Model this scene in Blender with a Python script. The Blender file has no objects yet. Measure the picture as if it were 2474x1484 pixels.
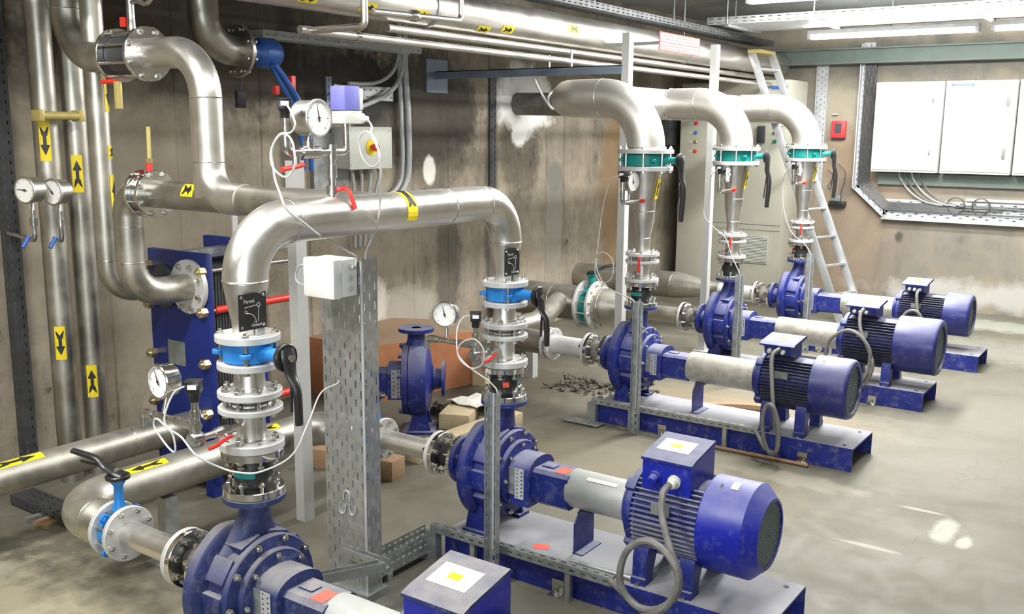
import bpy, bmesh, math, random
from mathutils import Vector, Matrix, Quaternion
random.seed(7)
SC = bpy.context.scene
COL = SC.collection
V = Vector
PI = math.pi
OFF = {}          # world offset of every root / part (parts sit at local 0)

# ------------------------------------------------------------------ materials
def srgb(r, g, b):
    f = lambda c: (c/12.92 if c <= .04045 else ((c+.055)/1.055)**2.4)
    return (f(r/255), f(g/255), f(b/255))

class NT:
    def __init__(s, name):
        s.m = bpy.data.materials.new(name); s.m.use_nodes = True
        s.t = s.m.node_tree; s.b = s.t.nodes['Principled BSDF']
        s.pos = s.t.nodes.new('ShaderNodeNewGeometry')
    def n(s, typ, **k):
        o = s.t.nodes.new(typ)
        for a, v in k.items(): setattr(o, a, v)
        return o
    def l(s, a, b): s.t.links.new(a, b)
    def noise(s, scale, detail=4, rough=.55, stretch=None, dist=0):
        o = s.n('ShaderNodeTexNoise'); o.inputs['Scale'].default_value = scale
        o.inputs['Detail'].default_value = detail; o.inputs['Roughness'].default_value = rough
        o.inputs['Distortion'].default_value = dist
        if stretch:
            m = s.n('ShaderNodeVectorMath', operation='MULTIPLY'); m.inputs[1].default_value = stretch
            s.l(s.pos.outputs['Position'], m.inputs[0]); s.l(m.outputs[0], o.inputs['Vector'])
        else: s.l(s.pos.outputs['Position'], o.inputs['Vector'])
        return o.outputs['Fac']
    def ramp(s, fac, stops):
        o = s.n('ShaderNodeValToRGB'); e = o.color_ramp.elements
        while len(e) < len(stops): e.new(.5)
        for x, (p, c) in zip(e, stops): x.position = p; x.color = (*c, 1) if len(c) == 3 else c
        s.l(fac, o.inputs[0]); return o.outputs[0]
    def rng(s, fac, a, b, c=0., d=1., smooth=False):
        o = s.n('ShaderNodeMapRange'); o.clamp = True
        if smooth: o.interpolation_type = 'SMOOTHSTEP'
        for i, v in zip((1, 2, 3, 4), (a, b, c, d)): o.inputs[i].default_value = v
        s.l(fac, o.inputs[0]); return o.outputs[0]
    def mix(s, fac, a, b, typ='MIX'):
        o = s.n('ShaderNodeMix', data_type='RGBA', blend_type=typ)
        for sock, v in ((o.inputs[0], fac), (o.inputs[6], a), (o.inputs[7], b)):
            if isinstance(v, (int, float)): sock.default_value = v
            elif isinstance(v, tuple): sock.default_value = (*v, 1)
            else: s.l(v, sock)
        return o.outputs[2]
    def math(s, op, a, b=None):
        o = s.n('ShaderNodeMath', operation=op)
        for sock, v in ((o.inputs[0], a), (o.inputs[1], b)):
            if v is None: continue
            if isinstance(v, (int, float)): sock.default_value = v
            else: s.l(v, sock)
        return o.outputs[0]
    def blob(s, c, r, edge=.35, wob=.5, nsc=9.):
        """soft-edged irregular patch at world point c with radii r (0 = ignore that axis)"""
        a = s.n('ShaderNodeVectorMath', operation='SUBTRACT'); a.inputs[1].default_value = c
        s.l(s.pos.outputs['Position'], a.inputs[0])
        m = s.n('ShaderNodeVectorMath', operation='MULTIPLY')
        m.inputs[1].default_value = tuple(0 if q == 0 else 1/q for q in r); s.l(a.outputs[0], m.inputs[0])
        ln = s.n('ShaderNodeVectorMath', operation='LENGTH'); s.l(m.outputs[0], ln.inputs[0])
        nz = s.noise(nsc, 5, .6)
        w = s.math('ADD', ln.outputs['Value'], s.math('MULTIPLY', s.math('SUBTRACT', nz, .5), wob*2))
        return s.rng(w, 1+edge/2, 1-edge/2)
    def bump(s, h, strength=.3, dist=.01):
        o = s.n('ShaderNodeBump'); o.inputs['Strength'].default_value = strength; o.inputs['Distance'].default_value = dist
        s.l(h, o.inputs['Height']); s.l(o.outputs[0], s.b.inputs['Normal'])
    def out(s, col=None, rough=None, metal=None):
        for k, v in (('Base Color', col), ('Roughness', rough), ('Metallic', metal)):
            if v is None: continue
            if isinstance(v, (int, float)): s.b.inputs[k].default_value = v
            elif isinstance(v, tuple): s.b.inputs[k].default_value = (*v, 1)
            else: s.l(v, s.b.inputs[k])
        return s.m

MATS = {}
def mat(name, col, rough=.5, metal=0., var=.12, sc=9., rvar=.08, dust=0., dustcol=(.33, .32, .30), bump=0., stretch=None, dmin=.45):
    t = NT(name)
    nz = t.noise(sc, 4, .6, stretch)
    dk = tuple(c*(1-var) for c in col); lt = tuple(min(1, c*(1+var)) for c in col)
    c = t.ramp(nz, [(.3, dk), (.7, lt)])
    r = t.rng(nz, .3, .7, max(.03, rough-rvar), min(1, rough+rvar))
    if dust > 0:
        sx = t.n('ShaderNodeSeparateXYZ'); t.l(t.pos.outputs['Normal'], sx.inputs[0])
        up = t.rng(sx.outputs[2], .25, .95)
        d = t.math('MULTIPLY', t.math('MULTIPLY', up, t.rng(t.noise(14, 5, .65), .25, .65, dmin, 1.)), dust)
        g = t.math('MULTIPLY', t.rng(t.noise(22, 5, .7), .52, .75), dust*.45)
        d = t.math('MAXIMUM', d, g)
        c = t.mix(d, c, dustcol); r = t.mix(d, r, (.85, .85, .85))
        if metal: metal = t.math('MULTIPLY', t.math('SUBTRACT', 1., d), metal)
    if bump: t.bump(nz, bump)
    MATS[name] = t.out(c, r, metal); return MATS[name]

mat('stainless', (.70, .685, .645), .36, 1, .10, 5, .07, dust=.10)
mat('stainless_old', (.47, .455, .405), .42, 1, .2, 6, .08, dust=.18)
mat('stainless_matt', (.72, .70, .66), .47, 1, .08, 5, .06, dust=.12)
mat('weld', (.66, .64, .58), .25, 1, .2, 40)
mat('plated', (.70, .69, .66), .13, 1, .1, 12, .05)
mat('flange_grey', (.56, .56, .55), .45, .35, .08, 15, dust=.25, dustcol=(.55, .54, .50))
mat('fitting', (.55, .55, .54), .24, 1, .15, 30)
mat('galv', (.40, .42, .42), .42, .75, .16, 22, .1, dust=.15)
mat('galv_light', (.58, .60, .62), .45, .5, .08, 16)
mat('galv_guard', (.44, .46, .45), .5, .5, .1, 10, dust=.5, dustcol=(.38, .38, .35))
mat('guard_dusty', (.40, .39, .345), .5, .45, .22, 25, dust=.6, dustcol=(.42, .405, .35))
mat('bolt_steel', (.56, .55, .52), .28, 1, .1, 20)
mat('blue', srgb(22, 36, 112), .47, 0, .16, 7, dust=.85, dustcol=(.22, .225, .26))
mat('blue_dirty', srgb(32, 44, 92), .52, 0, .24, 9, dust=.95, dustcol=(.235, .225, .22))
mat('blue_clean', srgb(20, 32, 142), .33, 0, .06, 5, dust=.5, dustcol=(.28, .29, .35))
mat('blue_hx', srgb(18, 36, 108), .42, 0, .12, 5)
mat('blue_base', srgb(22, 36, 118), .5, 0, .2, 8, dust=1., dustcol=(.27, .27, .28), dmin=.8)
mat('blue_navy', srgb(36, 42, 104), .33, 0, .08, 5, dust=.5, dustcol=(.26, .27, .33))
mat('fin_navy', srgb(34, 38, 66), .5, 0, .2, 9, dust=.7, dustcol=(.10, .10, .12))
mat('fin_dusty', srgb(84, 88, 132), .6, 0, .2, 12, dust=.9, dustcol=(.30, .30, .32))
mat('rubber_dusty', (.16, .155, .14), .7, 0, .3, 20)
mat('valve_blue', srgb(34, 122, 196), .4, 0, .06, 9)
mat('teal', srgb(10, 128, 124), .4, 0, .1, 12)
mat('rubber', (.018, .019, .02), .55, 0, .2, 20)
mat('black_plastic', (.016, .016, .017), .34, 0, .15, 20)
mat('red_plastic', srgb(214, 52, 42), .4, 0, .05, 9)
mat('tag_red', srgb(246, 92, 76), .75, 0, .05, 12)
mat('orange', srgb(226, 92, 50), .5)
mat('yellow', srgb(232, 208, 36), .5, 0, .05, 9)
mat('ink', (.018, .018, .018), .5)
mat('brass', (.62, .50, .26), .35, .85, .12, 12)
mat('brass_handle', srgb(196, 180, 112), .45, .3, .08, 14)
mat('white', (.80, .80, .79), .4, 0, .02, 5)
mat('cabinet_white', (.86, .86, .85), .4, 0, .02, 5)
mat('dial', (.80, .80, .78), .5, 0, .02, 5)
mat('cable_white', (.52, .52, .50), .45, 0, .05, 20)
mat('cable_grey', (.40, .42, .43), .5, 0, .1, 20)
mat('cable_black', (.05, .05, .05), .4, 0, .3, 30)
mat('cable_motor', (.16, .155, .145), .45, 0, .25, 20)
mat('hose_blue', srgb(44, 92, 170), .4, 0, .1, 20)
mat('beige', srgb(178, 177, 162), .5, 0, .05, 3)
mat('box_grey', srgb(196, 200, 190), .5, 0, .04, 6)
mat('box_violet', srgb(112, 112, 186), .5, 0, .04, 6)
mat('post_grey', srgb(178, 180, 178), .5, .1, .05, 6)
mat('beam_blue', srgb(116, 128, 144), .5, .2, .1, 6)
mat('wood', srgb(150, 122, 94), .8, 0, .2, 14, stretch=(2, 12, 12), bump=.3)
mat('wood_pale', srgb(186, 170, 138), .8, 0, .15, 14, stretch=(2, 12, 12), bump=.3)
mat('plinth', srgb(172, 112, 76), .75, 0, .16, 5, dust=1., dustcol=srgb(140, 126, 106), bump=.1)
mat('paper', (.66, .65, .59), .8, 0, .1, 20)
mat('rubble', (.075, .066, .052), .95, 0, .5, 20, bump=.6)
mat('dark', (.02, .022, .026), .7)
mat('dark_metal', (.07, .075, .08), .5, .4, .2, 9)
mat('grille', (.15, .19, .19), .55, .3, .2, 30)
mat('beam_green', srgb(112, 124, 118), .6, .1, .12, 6)
mat('alu', (.62, .64, .66), .38, .7, .06, 9)
mat('sign_white', (.36, .35, .335), .8)
mat('sign_red', srgb(150, 36, 24), .7)
mat('call_red', srgb(216, 58, 66), .45)
mat('label_blue', srgb(60, 110, 190), .5)
mat('lamp_green', srgb(30, 120, 80), .4)
mat('housing', (.78, .79, .80), .5)
mat('label_grey', srgb(112, 116, 112), .5, 0, .15, 40)
def emis(name, col, st):
    t = NT(name); t.b.inputs['Emission Color'].default_value = (*col, 1); t.b.inputs['Emission Strength'].default_value = st
    MATS[name] = t.out(col, .5, 0)
emis('tube_glow', (1., .99, .96), 85.)

def build_shell_mats():
    t = NT('concrete_left')
    st = t.math('ADD', t.math('MULTIPLY', t.noise(2.6, 7, .7, (1, 1.3, .45), .3), .55), t.math('MULTIPLY', t.noise(7, 7, .75, None, .2), .45))
    c = t.ramp(st, [(.38, srgb(78, 74, 68)), (.42, srgb(129, 121, 107)), (.58, srgb(162, 151, 133)), (.75, srgb(176, 168, 151))])
    bl = t.noise(1.1, 5, .6)
    c = t.mix(t.rng(bl, .5, .72, 0, .55), c, srgb(103, 97, 88))
    # formwork seams
    sx = t.n('ShaderNodeSeparateXYZ'); t.l(t.pos.outputs['Position'], sx.inputs[0])
    for y, w in ((7.78, .012), (8.09, .014), (6.86, .02), (6.30, .012), (5.86, .012), (4.75, .015), (4.35, .012), (3.7, .01), (3.2, .012), (9.3, .012)):
        d = t.math('ABSOLUTE', t.math('SUBTRACT', sx.outputs[1], y))
        c = t.mix(t.math('MULTIPLY', t.rng(d, w, w*.3), t.rng(st, .25, .6, .85, .35)), c, srgb(57, 54, 49))
    for p, r, col, f in (((-5.05, 7.93, 1.0), (0, .15, .60), srgb(140, 138, 130), .7), ((-5.05, 7.93, 1.42), (0, .13, .16), srgb(118, 119, 111), .8),
                         ((-5.05, 5.9, 2.0), (0, .75, .42), srgb(53, 50, 45), .7), ((-5.05, 5.2, 2.15), (0, .55, .26), srgb(44, 43, 40), .85),
                         ((-5.05, 6.2, 1.95), (0, .45, .6), srgb(59, 56, 50), .6), ((-5.05, 6.9, 1.2), (0, .10, 1.1), srgb(68, 67, 62), .6),
                         ((-5.05, 4.6, 1.9), (0, .10, .9), srgb(59, 56, 53), .7), ((-5.05, 3.9, 2.4), (0, 1.4, .5), srgb(48, 45, 42), .75),
                         ((-5.05, 6.3, .75), (0, .16, .42), srgb(74, 71, 65), .65), ((-5.05, 7.35, 1.7), (0, .3, .5), srgb(68, 63, 55), .6),
                         ((-5.05, 9.1, 1.2), (0, .3, .9), srgb(133, 104, 66), .7), ((-5.05, 9.6, 1.3), (0, .35, 1.3), srgb(90, 86, 80), .6),
                         ((-5.05, 6.06, 1.53), (0, .075, .11), srgb(234, 231, 221), 1.), ((-5.05, 5.37, .56), (0, .16, .22), srgb(220, 217, 207), .9),
                         ((-5.05, 5.75, .42), (0, .35, .2), srgb(192, 187, 176), .5),
                         ((-5.05, 7.42, 2.12), (0, .46, .30), srgb(235, 235, 232), 1.), ((-5.05, 7.32, 1.85), (0, .12, .14), srgb(235, 235, 232), 1.),
                         ((-5.05, 5.55, 1.1), (0, .5, .4), srgb(172, 164, 146), .5), ((-5.05, 3.4, 1.3), (0, .9, .8), srgb(146, 138, 121), .6)):
        c = t.mix(t.math('MULTIPLY', t.blob(p, r), f), c, col)
    t.bump(t.noise(30, 6, .7), .25, .01)
    MATS['concrete_left'] = t.out(c, .9, 0)

    t = NT('concrete_back')
    st = t.noise(1.6, 6, .65, (1.3, 1, .6), .8)
    c = t.ramp(st, [(.28, srgb(87, 85, 80)), (.45, srgb(128, 123, 113)), (.6, srgb(143, 133, 117)), (.76, srgb(159, 154, 143))])
    for p, r, col, f in (((-3.1, 11.05, .9), (.5, 0, 1.1), srgb(137, 114, 91), .65), ((-3.3, 11.05, 2.1), (.35, 0, .3), srgb(175, 169, 150), .8),
                         ((-3.3, 11.05, 1.6), (.3, 0, .3), srgb(143, 122, 100), .7), ((-2.2, 11.05, .55), (.7, 0, .4), srgb(118, 114, 104), .6),
                         ((-1.2, 11.05, 1.2), (.9, 0, .5), srgb(129, 125, 115), .5), ((-1.4, 11.05, .18), (1.2, 0, .13), srgb(190, 189, 185), .95),
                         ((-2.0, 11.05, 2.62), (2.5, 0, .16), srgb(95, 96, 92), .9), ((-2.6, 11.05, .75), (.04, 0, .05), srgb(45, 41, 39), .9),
                         ((-3.2, 11.05, 1.25), (.12, 0, .12), srgb(79, 77, 72), .6)):
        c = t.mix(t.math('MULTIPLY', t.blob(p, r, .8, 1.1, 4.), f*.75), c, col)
    t.bump(t.noise(30, 6, .7), .25, .01)
    MATS['concrete_back'] = t.out(c, .9, 0)

    t = NT('concrete_plain')
    c = t.ramp(t.noise(1.5, 6, .6), [(.3, srgb(128, 124, 114)), (.7, srgb(176, 170, 154))]); MATS['concrete_plain'] = t.out(c, .9, 0)
    t = NT('ceiling')
    c = t.ramp(t.noise(1.8, 6, .65), [(.3, srgb(138, 142, 142)), (.7, srgb(176, 180, 180))]); t.bump(t.noise(25, 5, .7), .2, .01)
    MATS['ceiling'] = t.out(c, .9, 0)

    t = NT('floor')
    a = t.noise(.9, 6, .6, None, .5); b = t.noise(5, 6, .7)
    c = t.ramp(a, [(.3, srgb(84, 81, 69)), (.5, srgb(105, 102, 89)), (.7, srgb(118, 117, 107))])
    c = t.mix(t.rng(b, .35, .7, .35, 0), c, srgb(70, 66, 55))
    c = t.mix(t.rng(t.noise(60, 4, .8), .6, .75, 0, .25), c, srgb(134, 133, 121))
    for p, r, col, f in (((-.2, 4.5, 0), (.01, .01, 0), srgb(116, 117, 109), .6), ((-.9, 6.8, 0), (.01, .01, 0), srgb(124, 124, 114), .5),
                         ((-2.3, 4.6, 0), (.9, .5, 0), srgb(114, 105, 85), .6), ((-2.1, 2.75, 0), (.6, .3, 0), srgb(101, 101, 94), .6),
                         ((-2.4, 6.2, 0), (.9, .35, 0), srgb(124, 112, 90), .7), ((-3.9, 5.6, 0), (.5, .7, 0), srgb(70, 62, 49), .6),
                         ((-3.2, 1.3, 0), (1.3, .8, 0), srgb(168, 160, 136), .75), ((-2.8, 1.6, 0), (.5, .5, 0), srgb(107, 102, 84), .5), ((-.80, 4.74, 0), (.05, .15, 0), srgb(154, 154, 143), .9),  # widest patch: dusty floor, paled further to stand in for lamp light
                         ((-.70, 4.66, 0), (.03, .08, 0), srgb(154, 154, 143), .9), ((-1.05, 4.35, 0), (.13, .018, 0), srgb(144, 142, 128), .8),
                         ((-.95, 4.95, 0), (.10, .015, 0), srgb(144, 142, 128), .8), ((-.5, 3.35, 0), (.05, .06, 0), srgb(157, 158, 147), .9),
                         ((-1.6, 5.0, 0), (.35, .10, 0), srgb(138, 135, 120), .6), ((-1.4, 10.4, 0), (1.2, .28, 0), srgb(157, 158, 147), .85),
                         ((-.9, 9.2, 0), (1.0, .5, 0), srgb(128, 128, 118), .6)):
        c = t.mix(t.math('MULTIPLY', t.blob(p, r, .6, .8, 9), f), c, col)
    cr = t.n('ShaderNodeTexVoronoi', feature='DISTANCE_TO_EDGE'); cr.inputs['Scale'].default_value = 1.3
    wv = t.n('ShaderNodeVectorMath', operation='ADD'); ns = t.n('ShaderNodeTexNoise'); ns.inputs['Scale'].default_value = 3.
    t.l(t.pos.outputs['Position'], ns.inputs['Vector']); sc_ = t.n('ShaderNodeVectorMath', operation='SCALE'); sc_.inputs['Scale'].default_value = .5
    t.l(ns.outputs['Color'], sc_.inputs[0]); t.l(t.pos.outputs['Position'], wv.inputs[0]); t.l(sc_.outputs[0], wv.inputs[1]); t.l(wv.outputs[0], cr.inputs['Vector'])
    c = t.mix(t.math('MULTIPLY', t.rng(cr.outputs['Distance'], .012, .002), t.rng(a, .45, .6, 0, .25)), c, srgb(73, 71, 61))
    t.bump(b, .08, .01)
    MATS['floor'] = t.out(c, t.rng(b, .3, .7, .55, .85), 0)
build_shell_mats()

# ------------------------------------------------------------------ mesh builder
def basis(ax):
    z = V(ax).normalized(); h = V((0, 0, 1)) if abs(z.z) < .9 else V((1, 0, 0))
    x = h.cross(z).normalized(); return x, z.cross(x), z

class MB:
    def __init__(s): s.bm = bmesh.new()
    def quad(s, *p):
        return s.bm.faces.new([s.bm.verts.new(V(q)) for q in p])
    def box(s, c, size, rz=0., M=None, bev=0.):
        m = M if M is not None else Matrix.Translation(V(c)) @ Matrix.Rotation(rz, 4, 'Z')
        r = bmesh.ops.create_cube(s.bm, size=1, matrix=m @ Matrix.Diagonal((*size, 1)))
        if bev:
            ed = list({e for v in r['verts'] for e in v.link_edges})
            bmesh.ops.bevel(s.bm, geom=ed, offset=bev, segments=2, profile=.5, affect='EDGES')
        return s
    def ab(s, a, b, bev=0.):
        a, b = V(a), V(b); return s.box((a+b)/2, [abs(q) for q in (b-a)], bev=bev)
    def lathe(s, prof, o, ax=(0, 0, 1), seg=32, closed=False):
        x, y, z = basis(ax); o = V(o); rows = []
        for h, r in prof:
            if r < 1e-6: rows.append([s.bm.verts.new(o+z*h)])
            else: rows.append([s.bm.verts.new(o+z*h+(x*math.cos(2*PI*i/seg)+y*math.sin(2*PI*i/seg))*r) for i in range(seg)])
        pr = list(zip(rows, rows[1:])) + ([(rows[-1], rows[0])] if closed else [])
        for a, b in pr:
            for i in range(seg):
                j = (i+1) % seg
                if len(a) == 1 and len(b) == 1: continue
                if len(a) == 1: s.bm.faces.new((a[0], b[i], b[j]))
                elif len(b) == 1: s.bm.faces.new((a[i], b[0], a[j]))
                else: s.bm.faces.new((a[i], b[i], b[j], a[j]))
        return s
    def cyl(s, p0, p1, r, r1=None, seg=20):
        p0, p1 = V(p0), V(p1); r1 = r if r1 is None else r1; L = (p1-p0).length
        return s.lathe([(0, 0), (0, r), (L, r1), (L, 0)], p0, p1-p0, seg)
    def ring(s, c, ax, ro, ri, t, seg=32, b=.002):
        return s.lathe([(-t/2, ri), (-t/2, ro-b), (-t/2+b, ro), (t/2-b, ro), (t/2, ro-b), (t/2, ri)], c, ax, seg, True)
    def tor(s, c, ax, R, r, seg=32, k=8):
        return s.lathe([(r*math.sin(2*PI*i/k), R+r*math.cos(2*PI*i/k)) for i in range(k)], c, ax, seg, True)
    def tube(s, pts, r, seg=14, caps=True, closed=False):
        pts = [V(p) for p in pts]; n = len(pts)
        rad = r if isinstance(r, (list, tuple)) else [r]*n
        up = None; rows = []
        for i, p in enumerate(pts):
            if closed: d = pts[(i+1) % n]-pts[i-1]
            else: d = (pts[min(i+1, n-1)]-pts[max(i-1, 0)])
            d = d.normalized()
            if up is None: up = basis(d)[0]
            up = (up-d*up.dot(d)).normalized(); y = d.cross(up)
            rows.append([s.bm.verts.new(p+(up*math.cos(2*PI*k/seg)+y*math.sin(2*PI*k/seg))*rad[i]) for k in range(seg)])
        pr = list(zip(rows, rows[1:])) + ([(rows[-1], rows[0])] if closed else [])
        for a, b in pr:
            for k in range(seg):
                j = (k+1) % seg; s.bm.faces.new((a[k], b[k], b[j], a[j]))
        if caps and not closed:
            s.bm.faces.new(rows[0]); s.bm.faces.new(rows[-1][::-1])
        return s
    def prism(s, poly, o, u, v, d):
        """extrude 2-D polygon (in u,v) by vector d"""
        o, u, v, d = V(o), V(u), V(v), V(d)
        a = [s.bm.verts.new(o+u*p+v*q) for p, q in poly]; b = [s.bm.verts.new(w.co+d) for w in a]
        s.bm.faces.new(a[::-1]); s.bm.faces.new(b)
        for i in range(len(a)):
            j = (i+1) % len(a); s.bm.faces.new((a[i], a[j], b[j], b[i]))
        return s
    def perf(s, o, u, v, W, H, cols, rows, sw, sh, stagger=True):
        """plate with real slots; u,v unit vectors, slots sw (along u) x sh (along v)"""
        o, u, v = V(o), V(u), V(v); cw, ch = W/cols, H/rows
        P = lambda a, b: o+u*a+v*b
        for i in range(cols):
            off = ch/2 if (stagger and i % 2) else 0
            a0, a1 = i*cw, (i+1)*cw
            if off: s.quad(P(a0, 0), P(a1, 0), P(a1, off), P(a0, off)); s.quad(P(a0, H-off), P(a1, H-off), P(a1, H), P(a0, H))
            for k in range(rows-(1 if off else 0)):
                b0 = k*ch+off; b1 = b0+ch; x0 = a0+(cw-sw)/2; x1 = x0+sw; y0 = b0+(ch-sh)/2; y1 = y0+sh
                s.quad(P(a0, b0), P(a1, b0), P(x1, y0), P(x0, y0)); s.quad(P(a1, b0), P(a1, b1), P(x1, y1), P(x1, y0))
                s.quad(P(a1, b1), P(a0, b1), P(x0, y1), P(x1, y1)); s.quad(P(a0, b1), P(a0, b0), P(x0, y0), P(x0, y1))
        bmesh.ops.remove_doubles(s.bm, verts=s.bm.verts, dist=1e-5)
        return s
    def done(s, name, m, parent=None, solid=0., ang=38, loc=None, keep=False):
        if not keep and not solid: bmesh.ops.recalc_face_normals(s.bm, faces=s.bm.faces)
        off = OFF[parent.name] if parent else (V(loc) if loc is not None else V((0, 0, 0)))
        bmesh.ops.translate(s.bm, vec=-off, verts=s.bm.verts)
        me = bpy.data.meshes.new(name); s.bm.to_mesh(me); s.bm.free()
        me.materials.append(MATS[m])
        for p in me.polygons: p.use_smooth = not solid
        if not solid: me.set_sharp_from_angle(angle=math.radians(ang))
        o = bpy.data.objects.new(name, me); COL.objects.link(o)
        if parent: o.parent = parent
        else: o.location = off
        OFF[o.name] = V(off)
        if solid:
            md = o.modifiers.new('thickness', 'SOLIDIFY'); md.thickness = solid; md.offset = 0
        return o

def thing(name, label, cat, loc=(0, 0, 0), group=None):
    o = bpy.data.objects.new(name, None); COL.objects.link(o); o.location = loc
    o.empty_display_size = .05; OFF[o.name] = V(loc); return tag(o, label, cat, group)
def tag(o, label, cat, group=None):
    o['label'] = label; o['category'] = cat
    if group: o['group'] = group
    return o
def struct(o):
    o['kind'] = 'structure'; return o

def fillet(pts, R, n=10):
    """polyline with circular bends of radius R at inner corners"""
    pts = [V(p) for p in pts]; out = [pts[0]]
    Rs = R if isinstance(R, (list, tuple)) else [R]*(len(pts)-2)
    for i in range(1, len(pts)-1):
        a, p, b = pts[i-1], pts[i], pts[i+1]; r = Rs[i-1]
        d0, d1 = (a-p).normalized(), (b-p).normalized(); th = d0.angle(d1)
        if r < 1e-5 or th > 3.13: out.append(p); continue
        t = r/math.tan(th/2); c = p+(d0+d1).normalized()*(r/math.sin(th/2)); s0 = p+d0*t; s1 = p+d1*t
        v0, v1 = s0-c, s1-c; tot = v0.angle(v1); ax = v0.cross(v1).normalized()
        for k in range(n+1): out.append(c+Quaternion(ax, tot*k/n) @ v0)
    out.append(pts[-1]); return out
def spline(pts, k=8, closed=False):
    pts = [V(p) for p in pts]; n = len(pts); out = []
    rngs = range(n if closed else n-1)
    for i in rngs:
        g = lambda q: pts[q % n] if closed else pts[max(0, min(n-1, q))]
        a, b, c, d = g(i-1), g(i), g(i+1), g(i+2)
        for j in range(k):
            t = j/k
            out.append(.5*((2*b)+(c-a)*t+(2*a-5*b+4*c-d)*t*t+(3*b-a-3*c+d)*t**3))
    if not closed: out.append(pts[-1])
    return out

_bolt = {}
def bolt_mesh(L, s):
    k = (round(L, 3), s)
    if k in _bolt: return _bolt[k]
    mb = MB(); h = s*.9
    mb.lathe([(-L/2-h, 0), (-L/2-h, s*.85), (-L/2-h+.001, s), (-L/2, s), (-L/2, 0)], (0, 0, 0), (0, 0, 1), 6)
    mb.cyl((0, 0, -L/2), (0, 0, L/2+h*1.7), s*.52, None, 8)
    mb.lathe([(L/2, 0), (L/2, s), (L/2+h-.001, s), (L/2+h, s*.85), (L/2+h, 0)], (0, 0, 0), (0, 0, 1), 6)
    o = mb.done('bolt_source', 'bolt_steel', None, ang=30); me = o.data; bpy.data.objects.remove(o); me.name = 'bolt'
    _bolt[k] = me; return me
def bolts(par, c, ax, rb, n, L, s=.010, ph=.5, skip=()):
    s *= 1.15; x, y, z = basis(ax); q = z.to_track_quat('Z', 'Y')
    for i in range(n):
        if i in skip: continue
        a = 2*PI*(i+ph)/n
        o = bpy.data.objects.new('bolt', bolt_mesh(L, s)); COL.objects.link(o); o.parent = par
        o.location = V(c)+(x*math.cos(a)+y*math.sin(a))*rb-OFF[par.name]; o.rotation_mode = 'QUATERNION'; o.rotation_quaternion = q
def flange(par, c, ax, ro, ri, t, m='flange_grey'):
    return MB().ring(c, ax, ro, ri, t, 40).done('flange', m, par)
def seam(par, c, ax, R, r=.0025):
    return MB().tor(c, ax, R, r, 32, 6).done('weld_seam', 'weld', par)

def arrow(par, o, ax, out, r, L, W, base='yellow', flip=False, arr=True):
    """flow-arrow sticker wrapped on a cylinder: centre o on the axis, axis ax, outward direction out"""
    z = V(ax).normalized(); x = V(out); x = (x-z*x.dot(z)).normalized(); y = z.cross(x); o = V(o)
    if flip: z = -z; y = z.cross(x)
    P = lambda s_, w, e: o+z*s_+(x*math.cos(w/r)+y*math.sin(w/r))*(r+e)
    mb = MB(); n = 12
    g = [[mb.bm.verts.new(P(s_*L, -W/2+W*k/n, .0012)) for k in range(n+1)] for s_ in (-.5, 0, .5)]
    for a, b in zip(g, g[1:]):
        for k in range(n): mb.bm.faces.new((a[k], a[k+1], b[k+1], b[k]))
    st = mb.done('flow_arrow_sticker', base, par, solid=.0006)
    if not arr: return st
    mb = MB(); T = [0, .06, .12, .18, .3, .31, .45, .62, .63, .7, .8, .9, 1.]
    def w(t):
        if t <= .3: return max(0, .30*(1-t/.18)), .38-.15*t/.3
        if t < .625: return 0, .15
        return 0, .40*(1-(t-.63)/.37)
    for sg in (-1, 1):
        rows = []
        for t in T:
            i_, o_ = w(t)
            rows.append([mb.bm.verts.new(P((t-.5)*L*.72, sg*W*(i_+(o_-i_)*k/4), .0030)) for k in range(5)])
        for a, b in zip(rows, rows[1:]):
            for k in range(4): mb.bm.faces.new((a[k], a[k+1], b[k+1], b[k]))
    mb.done('printed_arrow', 'ink', st, solid=.0004)
    return st

def text(par, s_, size, M, m='white', name='lettering'):
    cu = bpy.data.curves.new('txt', 'FONT'); cu.body = s_; cu.size = size; cu.align_x = 'CENTER'; cu.align_y = 'CENTER'; cu.extrude = .0004
    tmp = bpy.data.objects.new('txt', cu); COL.objects.link(tmp)
    dg = bpy.context.evaluated_depsgraph_get(); me = bpy.data.meshes.new_from_object(tmp.evaluated_get(dg))
    bpy.data.objects.remove(tmp); bpy.data.curves.remove(cu)
    off = OFF[par.name]; me.transform(Matrix.Translation(-off) @ M); me.materials.clear(); me.materials.append(MATS[m]); me.name = name
    o = bpy.data.objects.new(name, me); COL.objects.link(o); o.parent = par; OFF[o.name] = V(off); return o
def frame(o, x, y):
    x, y = V(x).normalized(), V(y).normalized(); z = x.cross(y)
    return Matrix(((x.x, y.x, z.x, o[0]), (x.y, y.y, z.y, o[1]), (x.z, y.z, z.z, o[2]), (0, 0, 0, 1)))

# ------------------------------------------------------------------ setting
XW, YW, ZC = -5.05, 11.05, 3.15
XR, YF = 2.6, -2.2
def slab(name, a, b, m): return struct(MB().ab(a, b).done(name, m))
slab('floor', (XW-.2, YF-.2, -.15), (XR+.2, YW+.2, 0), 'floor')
slab('ceiling', (XW-.2, YF-.2, ZC), (XR+.2, YW+.2, ZC+.15), 'ceiling')
slab('wall_left', (XW-.15, YF-.2, 0), (XW, YW+.2, ZC), 'concrete_left')
slab('wall_back', (XW, YW, 0), (XR, YW+.15, ZC), 'concrete_back')
slab('wall_right', (XR, YF, 0), (XR+.15, YW, ZC), 'concrete_plain')
slab('wall_front', (XW, YF-.15, 0), (XR, YF, ZC), 'concrete_plain')

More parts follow.
